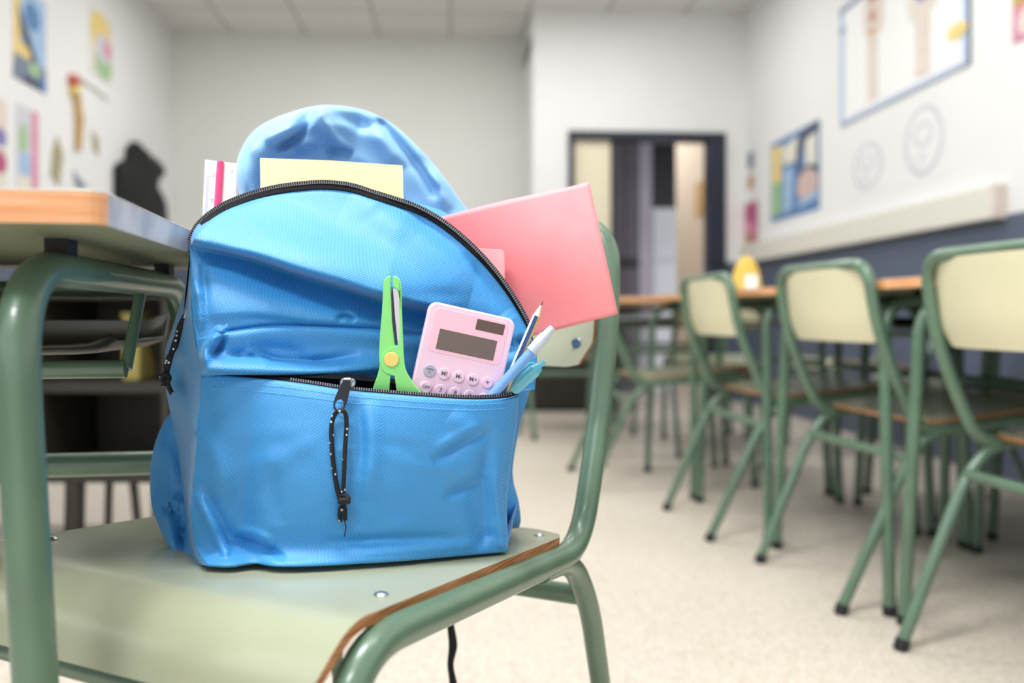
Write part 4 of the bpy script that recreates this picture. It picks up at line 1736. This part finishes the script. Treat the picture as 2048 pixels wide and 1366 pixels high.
quad_on([(882, 657), (997, 683), (983, 722), (869, 696)], 0.0002, 0.0007, 'screen', M['lcd'], ca)
quad_on([(956, 638), (1011, 650), (1005, 671), (949, 658)], 0.0002, 0.0007, 'solar_cell', M['solar'], ca)
bc, br_ = on(859, 741, fr), on(889, 748, fr)
dx = (on(974, 765, fr)[0] - on(859, 741, fr)[0]) / 4
y1 = (on(859, 741, fr)[1] + on(974, 765, fr)[1]) / 2
x1_ = on(859, 741, fr)[0]
dy = on(852, 774, fr)[1] - on(859, 741, fr)[1]
labels = [['±', 'M', 'M-', 'M+', '÷'], ['OFF', '7', '8', '9', '×'], ['C', '4', '5', '6', '-'], ['AC', '1', '2', '3', '+']]
for r_ in range(4):
    for c_ in range(5):
        bx, by = x1_ + dx * c_, y1 + dy * r_
        if by - 0.006 < -HY:
            continue
        rad = 0.0054 if (r_, c_) != (0, 0) else 0.0058
        b_ = MB()
        b_.prism(circle(bx, by, rad), -0.0004, 0.0016, fr[1], fr[0])
        b_o = b_.build('button', M['greybtn'] if (r_, c_) == (0, 0) else M['calc'], ca, bevel=0.0006)
        if (r_, c_) == (0, 0):
            b_o['label'] = 'grey round button'
            tg_ = [('CHECK', 0.0019, 0, 0.0014), ('÷', 0.0034, 0, -0.0013)]
        elif (r_, c_) == (0, 1):
            tg_ = [('M', 0.0056, -0.0009, 0), ('R', 0.0025, 0.0022, 0.0013), ('C', 0.0025, 0.0022, -0.0012)]
        else:
            lb = labels[r_][c_]
            tg_ = [(lb, 0.0078 if lb in '÷×+-' else (0.0056 if len(lb) < 3 else 0.0042), 0, 0)]
        tm = MB()
        for lb, sz_, ox, oy in tg_:
            vs, fs = text_geo(lb, sz_, fr[1], fr[0] + fr[1] @ Vector((bx + ox, by + oy, 0.0017)), 0.0001, 0.00007)
            tm.add(vs, fs)
        tm.build('print', M['ink'], b_o)


# ---------------- pencil and pens
def rod(parent, name, m, a, b, r0, r1=None, n=16, **k):
    r1 = r0 if r1 is None else r1
    return MB().tube([a, a.lerp(b, .5), b], [r0, (r0 + r1) / 2, r1], n).build(name, m, parent, smooth=True, angle=50, **k)


tip, base = P(1086, 602, .802), P(992, 820, .800)
ax = (base - tip).normalized()
pc = thing('pencil', 'sharpened pencil with navy, white and gold stripes in the front pocket', 'pencil', P(1040, 700, .795))
k1, k2 = tip + ax * 0.0045, tip + ax * 0.0155
rod(pc, 'lead', M['lead'], tip, k1, 0.0003, 0.0009)
rod(pc, 'sharpened_tip', M['pencilwood'], k1, k2, 0.0009, 0.0035)
hx = MB()
HEXROT = 0.0
side = ax.cross(Vector((0, 0, 1))).normalized()
sd2 = ax.cross(side)
_tw = (Vector((0, 0, EYE)) - k2).normalized()
HEXROT = math.degrees(math.atan2(_tw.dot(sd2), _tw.dot(side))) - 42
ring0, ring1 = [], []
for k in range(6):
    a = math.radians(60 * k + 12 + HEXROT)
    o_r = side * math.cos(a) * 0.0037 + sd2 * math.sin(a) * 0.0037
    ring0.append(k2 + o_r)
    ring1.append(base + o_r)
hx.add(ring0 + ring1, [(k, (k + 1) % 6, 6 + (k + 1) % 6, 6 + k) for k in range(6)] + [(5, 4, 3, 2, 1, 0), (6, 7, 8, 9, 10, 11)])
toward = (Vector((0, 0, EYE)) - k2).normalized()
rgt = W(1, 0, 0)
hx.mi = []
for k in range(6):
    am = math.radians(60 * k + 42 + HEXROT)
    nf_ = side * math.cos(am) + sd2 * math.sin(am)
    hx.mi.append(1 if nf_.dot(toward) > 0.8 or nf_.dot(toward) < -0.8 else (0 if nf_.dot(rgt) > 0 else 2))
hx.mi += [3, 3]
hx.build('barrel', [M['pencilgold'], M['pencilnavy'], M['pencilwhite'], M['pencilwood']], pc)

a, j_, b = P(1105, 655, .796), P(1071, 694, .793), P(966, 812, .7885)
pn = thing('pen', 'cornflower blue pen with frosted white cap end above the teal pen', 'pen', P(1030, 740, .78))
rod(pn, 'barrel', M['penblue'], j_, b, 0.0047)
rod(pn, 'cap', M['frost'], a, j_.lerp(a, .55), 0.0033, 0.0046)
rod(pn, 'cap_collar', M['frost'], j_.lerp(a, .55), j_ + (b - j_).normalized() * 0.006, 0.0054, 0.0056)

a, b = P(1089, 723, .812), P(985, 815, .804)
ax = (b - a).normalized()
tp = thing('pen', 'transparent teal click pen lowest in the front pocket', 'pen', P(1050, 750, .80))
rod(tp, 'click_button', M['teal'], a, a + ax * 0.008, 0.0026)
rod(tp, 'collar', M['teal'], a + ax * 0.007, a + ax * 0.013, 0.0046, 0.0066)
rod(tp, 'barrel', M['teal'], a + ax * 0.013, b, 0.0066, 0.0062)
rod(tp, 'refill', M['tealink'], a + ax * 0.016, b, 0.0016)
cl = MB()
ofs = (Vector((0, 0, 1)) - ax * ax.z).normalized() * 0.0082
cl.tube([a + ax * 0.009 + ofs * 0.7, a + ax * 0.012 + ofs, a + ax * 0.045 + ofs], 0.0011, 8)
cl.build('pocket_clip', M['teal'], tp, smooth=True)


# ================================================================== THINGS ON THE WALLS
def poster(name, label, cat, wall, corners, patches, base, th=0.004, child='printed_sheet'):
    """rectangular sheet on a side wall: corners (px,py) top-left / bottom-right in the photo"""
    X = XR if wall == 'R' else XL
    s = -1 if wall == 'R' else 1
    a, b = hit_x(*corners[0], X), hit_x(*corners[1], X)
    y0, y1 = sorted((a.y, b.y))
    z1, z0 = corners[2] if len(corners) > 2 else (a.z, b.z)
    mats = [base]
    mb = MB()
    mb.bb(min(X, X + s * th), max(X, X + s * th), y0, y1, z0, z1, 0)
    for k, (u0, v0, u1, v1, m, *e) in enumerate(patches):
        # u from the near end (camera side) to the far end on the right wall; measured left to right in the photo
        if m not in mats:
            mats.append(m)
        mi = mats.index(m)
        # left to right as seen in the photo
        f0, f1 = (y1, y0) if wall == 'R' else (y0, y1)
        ya, yb = f0 + (f1 - f0) * u0, f0 + (f1 - f0) * u1
        za, zb = z1 + (z0 - z1) * v0, z1 + (z0 - z1) * v1
        t = th + 0.0004 * (k + 1)
        if e and e[0] == 'o':
            cy_, cz_ = (ya + yb) / 2, (za + zb) / 2
            ry, rz_ = abs(ya - yb) / 2, abs(za - zb) / 2
            n_ = 24
            vs = [(X + s * t, cy_ + ry * math.cos(2 * math.pi * i / n_), cz_ + rz_ * math.sin(2 * math.pi * i / n_)) for i in range(n_)]
            vs2 = [(X + s * th * .5, p[1], p[2]) for p in vs]
            mb.add(vs + vs2, [tuple(range(n_)), tuple(range(2 * n_ - 1, n_ - 1, -1))] + [(i, (i + 1) % n_, n_ + (i + 1) % n_, n_ + i) for i in range(n_)], mi)
        elif e and e[0] == 'p':
            pts_ = [(f0 + (f1 - f0) * uu_, z1 + (z0 - z1) * vv_) for uu_, vv_ in e[1]]
            n_ = len(pts_)
            vs = [(X + s * t, p[0], p[1]) for p in pts_] + [(X + s * th * .5, p[0], p[1]) for p in pts_]
            mb.add(vs, [tuple(range(n_)), tuple(range(2 * n_ - 1, n_ - 1, -1))] + [(i, (i + 1) % n_, n_ + (i + 1) % n_, n_ + i) for i in range(n_)], mi)
        else:
            mb.bb(min(X, X + s * t), max(X, X + s * t), min(ya, yb), max(ya, yb), min(za, zb), max(za, zb), mi)
    o = mb.build(name, mats if len(mats) > 1 else mats[0])
    return tag(o, label, cat)


# large wall chart, right wall
zt_, zb_ = hit_x(1683, 22, XR).z, hit_x(1690, 250, XR).z
poster('wall_chart', 'large white wall chart of two human figures with pale blue border', 'wall chart', 'R',
       [(1684, 30), (1942, 130), (zt_, zb_)],
       [(0, 0, 1, .97, M['paper']),
        (0.0, .0, .045, 1, M['frameblue']), (.965, 0, 1, 1, M['frameblue']), (0, .965, 1, 1, M['frameblue']),
        (0, 0, 1, .045, M['clip']), (0.0, .17, .06, .22, M['clip'], 'o'),
        (.27, .02, .36, .92, M['p_tan']), (.29, .0, .35, .14, M['p_rust']), (.285, .2, .36, .30, M['p_rust'], 'o'), (.29, .34, .34, .40, M['p_brown'], 'o'),
        (.24, .06, .29, .40, M['p_tan'], 'o'), (.345, .06, .41, .42, M['p_tan'], 'o'),
        (.66, .06, .76, .92, M['p_tan']), (.68, .0, .75, .12, M['p_tan'], 'o'), (.67, .3, .75, .40, M['p_violet'], 'o'),
        (.60, .14, .66, .5, M['p_cream'], 'o'), (.76, .14, .82, .5, M['p_cream'], 'o'),
        (.88, .70, 1.0, .80, M['p_yel'], 'o')], M['paper'], 0.012)
# blue and yellow poster
zt_, zb_ = hit_x(1542, 290, XR).z, hit_x(1542, 446, XR).z
poster('poster', 'blue poster with yellow and green panels on the right wall near the door', 'poster', 'R',
       [(1543, 300), (1640, 420), (zt_, zb_)],
       [(0, 0, 1, .95, M['p_blue']), (0.02, .06, .24, .52, M['p_yel']), (0.02, .52, .24, .92, M['p_grn']), (0.05, .62, .2, .95, M['p_green'], 'o'),
        (.24, .1, .60, .38, M['p_cream'], 'p', [(.26, .12), (.62, .06), (.60, .36), (.28, .34)]),
        (.72, .1, .98, .50, M['p_cream'], 'p', [(.74, .16), (.96, .1), (.95, .5), (.74, .46)]),
        (.6, .0, .98, .14, M['p_dark'], 'p', [(.6, .06), (.98, .0), (.98, .12), (.72, .16), (.6, .5), (.55, .4)]),
        (.28, .44, .56, .96, M['p_sky'], 'p', [(.3, .42), (.5, .4), (.46, .9), (.3, .94)]),
        (.6, .46, .98, .60, M['p_dark'], 'o'), (.58, .50, .98, .86, M['p_skin'], 'o'), (.6, .8, .98, .98, M['p_sky'], 'p', [(.6, .86), (.98, .78), (.98, .86), (.6, .92)])],
       M['p_blue'])
poster('wall_sign', 'small dark narrow sign on the right wall beside the door frame', 'sign', 'R', [(1496, 308), (1508, 374)],
       [(0, 0, 1, .45, M['p_grey']), (.1, .45, .9, .7, M['p_cream']), (0, .66, 1, 1, M['p_brown'])], M['p_cream'])
poster('paper_picture', 'round magenta and tan paper cut-out on the right wall above cable trunking', 'picture', 'R', [(1479, 414), (1516, 500)],
       [(0, 0, 1, .62, M['p_mag'], 'o'), (.08, .36, .92, .86, M['p_pink'], 'o'), (.1, .6, .9, 1, M['p_rust'], 'o')], M['p_mag'], 0.002)
poster('poster', 'pink and orange poster cut by the upper right corner of the photo', 'poster', 'R', [(2028, -40), (2110, 92), (hit_x(2028, -60, XR).z, hit_x(2028, 88, XR).z)],
       [(0, .0, 1, .5, M['p_red']), (.0, .3, 1, .62, M['p_brown']), (.0, .55, 1, 1, M['p_pink']), (.12, .6, .6, .95, M['p_tan'], 'o')], M['p_pink'])
for k, (cn, lab) in enumerate([([(1700, 290), (1775, 395)], 'faint pencil drawing on white paper left below the wall chart'),
                               ([(1800, 215), (1900, 375)], 'faint lilac pencil drawing on white paper right below the wall chart')]):
    poster('pencil_drawing', lab, 'drawing', 'R', [cn[0], cn[1], (hit_x(*cn[0], XR).z, hit_x(cn[0][0], cn[1][1], XR).z)],
           [(.1, .1, .9, .95, M['p_lilac'], 'o'), (.18, .16, .82, .88, M['wall'], 'o'), (.3, .3, .7, .6, M['p_lilac'], 'o'), (.36, .34, .64, .56, M['wall'], 'o'),
            (.3, .66, .55, .8, M['p_lilac'], 'o'), (.34, .68, .5, .78, M['wall'], 'o')], M['wall'], 0.002)

# left wall
zt_, zb_ = hit_x(25, -40, XL).z, hit_x(25, 152, XL).z
poster('poster', 'tall blue and yellow picture poster high on the left wall', 'poster', 'L', [(26, 0), (90, 190), (zt_, zb_)],
       [(0, 0, .22, .85, M['p_yel']), (.2, .0, .9, .6, M['p_sky']), (.3, .1, .8, .4, M['p_blue'], 'o'), (.05, .3, .5, .5, M['p_dark'], 'p', [(.1, .2), (.5, .5), (.8, .8), (.6, .8), (.2, .5)]),
        (.0, .6, .5, .78, M['p_yel'], 'o'), (0, .74, 1, 1, M['p_grey']), (.45, .74, .8, .88, M['p_green'], 'o'), (.3, .92, 1, 1, M['p_dark']), (.8, .86, 1, 1, M['p_blue'])], M['p_sky'])
poster('poster', 'pale collage poster with pink edge strip low on the left wall', 'poster', 'L', [(30, 230), (75, 372), (hit_x(30, 205, XL).z, hit_x(30, 385, XL).z)],
       [(.7, 0, 1, 1, M['p_pink']), (.1, .05, .6, .3, M['p_lilac']), (.12, .2, .5, .6, M['p_green'], 'o'), (.1, .5, .65, .8, M['p_sky'], 'o'), (.1, .78, .66, 1, M['p_cream'])], M['p_lilac'])
poster('poster', 'cream and violet picture at far left edge above the wooden desk', 'poster', 'L', [(-60, 200), (12, 370), (hit_x(0, 200, XL).z, hit_x(0, 385, XL).z)],
       [(.5, .0, 1, .3, M['p_tan']), (.6, .3, 1, .5, M['p_violet'], 'o'), (.55, .55, 1, .8, M['p_mag'], 'o')], M['p_cream'])
poster('paper_mask', 'painted paper face with yellow hair and green chin on the left wall', 'paper face', 'L', [(178, 18), (222, 150), (hit_x(180, 10, XL).z, hit_x(180, 142, XL).z)],
       [(0, 0, .9, .62, M['p_yel'], 'o'), (.2, .55, 1, 1, M['p_green'], 'o'), (.25, .3, .95, .75, M['p_lilac'], 'o'), (.62, .36, .95, .64, M['p_pink'], 'o')], M['p_cream'], 0.006)
hp = thing('hanging_figure', 'brown stick figure with red and yellow head hanging on left wall', 'hanging ornament', hit_x(150, 200, XL))
q = lambda x, y, o=0.02: hit_x(x, y, XL) + Vector((o, 0, 0))
MB().tube([q(146, 180), q(152, 240), q(150, 300)], [0.02, 0.028, 0.018], 10).build('stick', M['p_brown'], hp, smooth=True)
mb = MB()
mb.tube([q(139, 148), q(140, 160), q(142, 172)], [0.02, 0.045, 0.03], 12)
mb.build('head', M['p_red'], hp, smooth=True)
MB().tube([q(140, 170), q(143, 182), q(146, 190)], [0.035, 0.04, 0.02], 10).build('scarf', M['p_yel'], hp, smooth=True)
MB().tube([q(150, 152, .012), q(185, 176, .012), q(212, 198, .012)], 0.008, 8).build('arm', M['p_cream'], hp, smooth=True)
for nm, lab, pts_, m in (('paper_leaf', 'long olive leaf shape on left wall nearer the wooden desk corner', [(112, 272), (124, 310), (116, 372), (100, 350), (104, 300)], M['p_olive']),
                         ('paper_leaf', 'short grey olive leaf shape on left wall beside the hanging figure', [(182, 262), (196, 280), (194, 312), (186, 300)], M['p_olive']),
                         ('paper_leaf', 'curled dark brown paper strip on left wall just above desk edge', [(146, 340), (152, 352), (172, 374), (160, 378), (148, 366)], M['p_grey'])):
    mb = MB()
    P3 = [q(x, y, 0.0) for x, y in pts_]
    P4 = [p + Vector((0.008, 0, 0)) for p in P3]
    n_ = len(P3)
    mb.add(P3 + P4, [tuple(range(n_))[::-1], tuple(range(n_, 2 * n_))] + [(i, (i + 1) % n_, n_ + (i + 1) % n_, n_ + i) for i in range(n_)])
    tag(mb.build(nm, m), lab, 'paper ornament')
# black coat on a hook, left wall
ct = thing('coat', 'black coat hanging from a hook on the left wall past desk', 'coat', hit_x(262, 300, XL))
outl = [(258, 284), (268, 292), (276, 306), (296, 316), (308, 332), (306, 346), (296, 350), (290, 372), (296, 402), (312, 420), (316, 480), (262, 480), (228, 470), (224, 400), (224, 332), (236, 322), (246, 318), (248, 296)]
P3 = [q(x, y, 0.01) for x, y in outl]
n_ = len(P3)
cen = sum((p for p in P3), Vector()) / n_
mb = MB()
layers = [P3, [p + Vector((0.05, 0, 0)) for p in P3], [cen + (p - cen) * .8 + Vector((0.10, 0, 0)) for p in P3], [cen + (p - cen) * .4 + Vector((0.12, 0, 0)) for p in P3]]
mb.grid([[l[i % n_] for i in range(n_ + 1)] for l in layers])
mb.add(layers[-1], [tuple(range(n_))])
mb.build('coat_cloth', M['blackcloth'], ct, smooth=True, angle=60)
MB().tube([q(260, 284, .004), q(260, 284, .06), q(260, 278, .07)], 0.006, 8).build('hook', M['chrome'], ct, smooth=True)

# ================================================================== CORRIDOR THINGS
def bx(name, px0, py0, px1, py1, Y, depth, m, label, cat, parts=None, floor=False):
    a, b = hit_y(px0, py0, Y), hit_y(px1, py1, Y)
    z0_ = 0.0 if floor else b.z
    t_ = thing(name, label, cat, ((a.x + b.x) / 2, Y, z0_))
    MB().bb(a.x, b.x, Y, Y + depth, z0_, a.z).build(parts or 'body', m, t_, bevel=0.008)
    return t_, a, b


t_, a, b = bx('locker', 1226, 270, 1276, 610, 7.3, 0.45, M['curtain'], 'tall grey lilac metal locker inside doorway beside the cream leaf', 'locker', 'locker_body', True)
MB().bb(a.x, b.x, 7.27, 7.3, hit_y(1250, 532, 7.3).z, hit_y(1250, 518, 7.3).z).build('handle_bar', M['darkpanel'], t_)
MB().bb((a.x + b.x) / 2 - .004, (a.x + b.x) / 2 + .004, 7.295, 7.3, 0.05, a.z - .05).build('door_gap', M['darkpanel'], t_)
bx('column', 1278, 270, 1304, 610, 7.3, 0.3, M['lilac'], 'pale lilac column inside the doorway right of the grey locker', 'column', 'shaft', True)
t_, a, b = bx('refrigerator', 1303, 416, 1354, 610, 7.45, 0.5, M['white_gloss'], 'white refrigerator standing in corridor beyond the doorway', 'refrigerator', 'cabinet', True)
MB().bb(a.x + .01, b.x - .01, 7.42, 7.45, hit_y(1320, 520, 7.45).z, a.z - .01).build('door', M['white_gloss'], t_, bevel=0.01)
MB().bb(a.x + .01, b.x - .01, 7.42, 7.45, 0.08, hit_y(1320, 526, 7.45).z).build('door', M['white_gloss'], t_, bevel=0.01)
w_ = MB()
fa, fb = Vector((cx + 0.12, 8.1, 0)), Vector((cx + 0.36, 7.5, 0))
w_.add([fa + Vector((-.012, 0, 1.62)), fb + Vector((-.012, 0, 1.62)), fb + Vector((-.012, 0, 1.95)), fa + Vector((-.012, 0, 1.95)),
        fa + Vector((.0, 0, 1.62)), fb + Vector((.0, 0, 1.62)), fb + Vector((.0, 0, 1.95)), fa + Vector((.0, 0, 1.95))],
       [(0, 1, 2, 3), (4, 7, 6, 5), (0, 4, 5, 1), (1, 5, 6, 2), (2, 6, 7, 3), (3, 7, 4, 0)])
tag(w_.build('picture', M['p_brown']), 'brown picture on the corridor wall seen through the doorway', 'picture')

# ================================================================== THINGS ON THE DESKS
zb_ = 0.7505
pz_ = 2.95
cpt = W((1493 - 1024) / F * pz_, pz_, zb_)
yt = thing('pouch', 'small domed yellow fabric pouch with white label standing on a desk', 'pouch', cpt)
sc_ = pz_ / F
g = []
for i in range(15):
    v = i / 14
    r = 31 * sc_ * (1 - v ** 2.4) ** 0.5 * (1 - .12 * v)
    g.append([cpt + Vector((r * math.cos(a) , r * .7 * math.sin(a), v * 72 * sc_)) for a in np.linspace(0, 2 * math.pi, 25)])
mb = MB()
mb.grid(g)
mb.add(g[0][:-1], [tuple(range(24))[::-1]])
mb.build('pouch_body', mat('yellow_fabric', (226, 188, 88), 0.8), yt, smooth=True, angle=70)
vd = (cpt - Vector((0, 0, EYE)))
vd.z = 0
vd.normalize()
rt2 = Vector((vd.y, -vd.x, 0))
lb = MB()
ctr = cpt + rt2 * 9 * sc_ + Vector((0, 0, 18 * sc_)) - vd * 24 * sc_
lb.box(ctr, (24 * sc_, 0.004, 30 * sc_), Matrix((rt2, vd, Vector((0, 0, 1)))).transposed())
lb.build('label', M['paper'], yt)
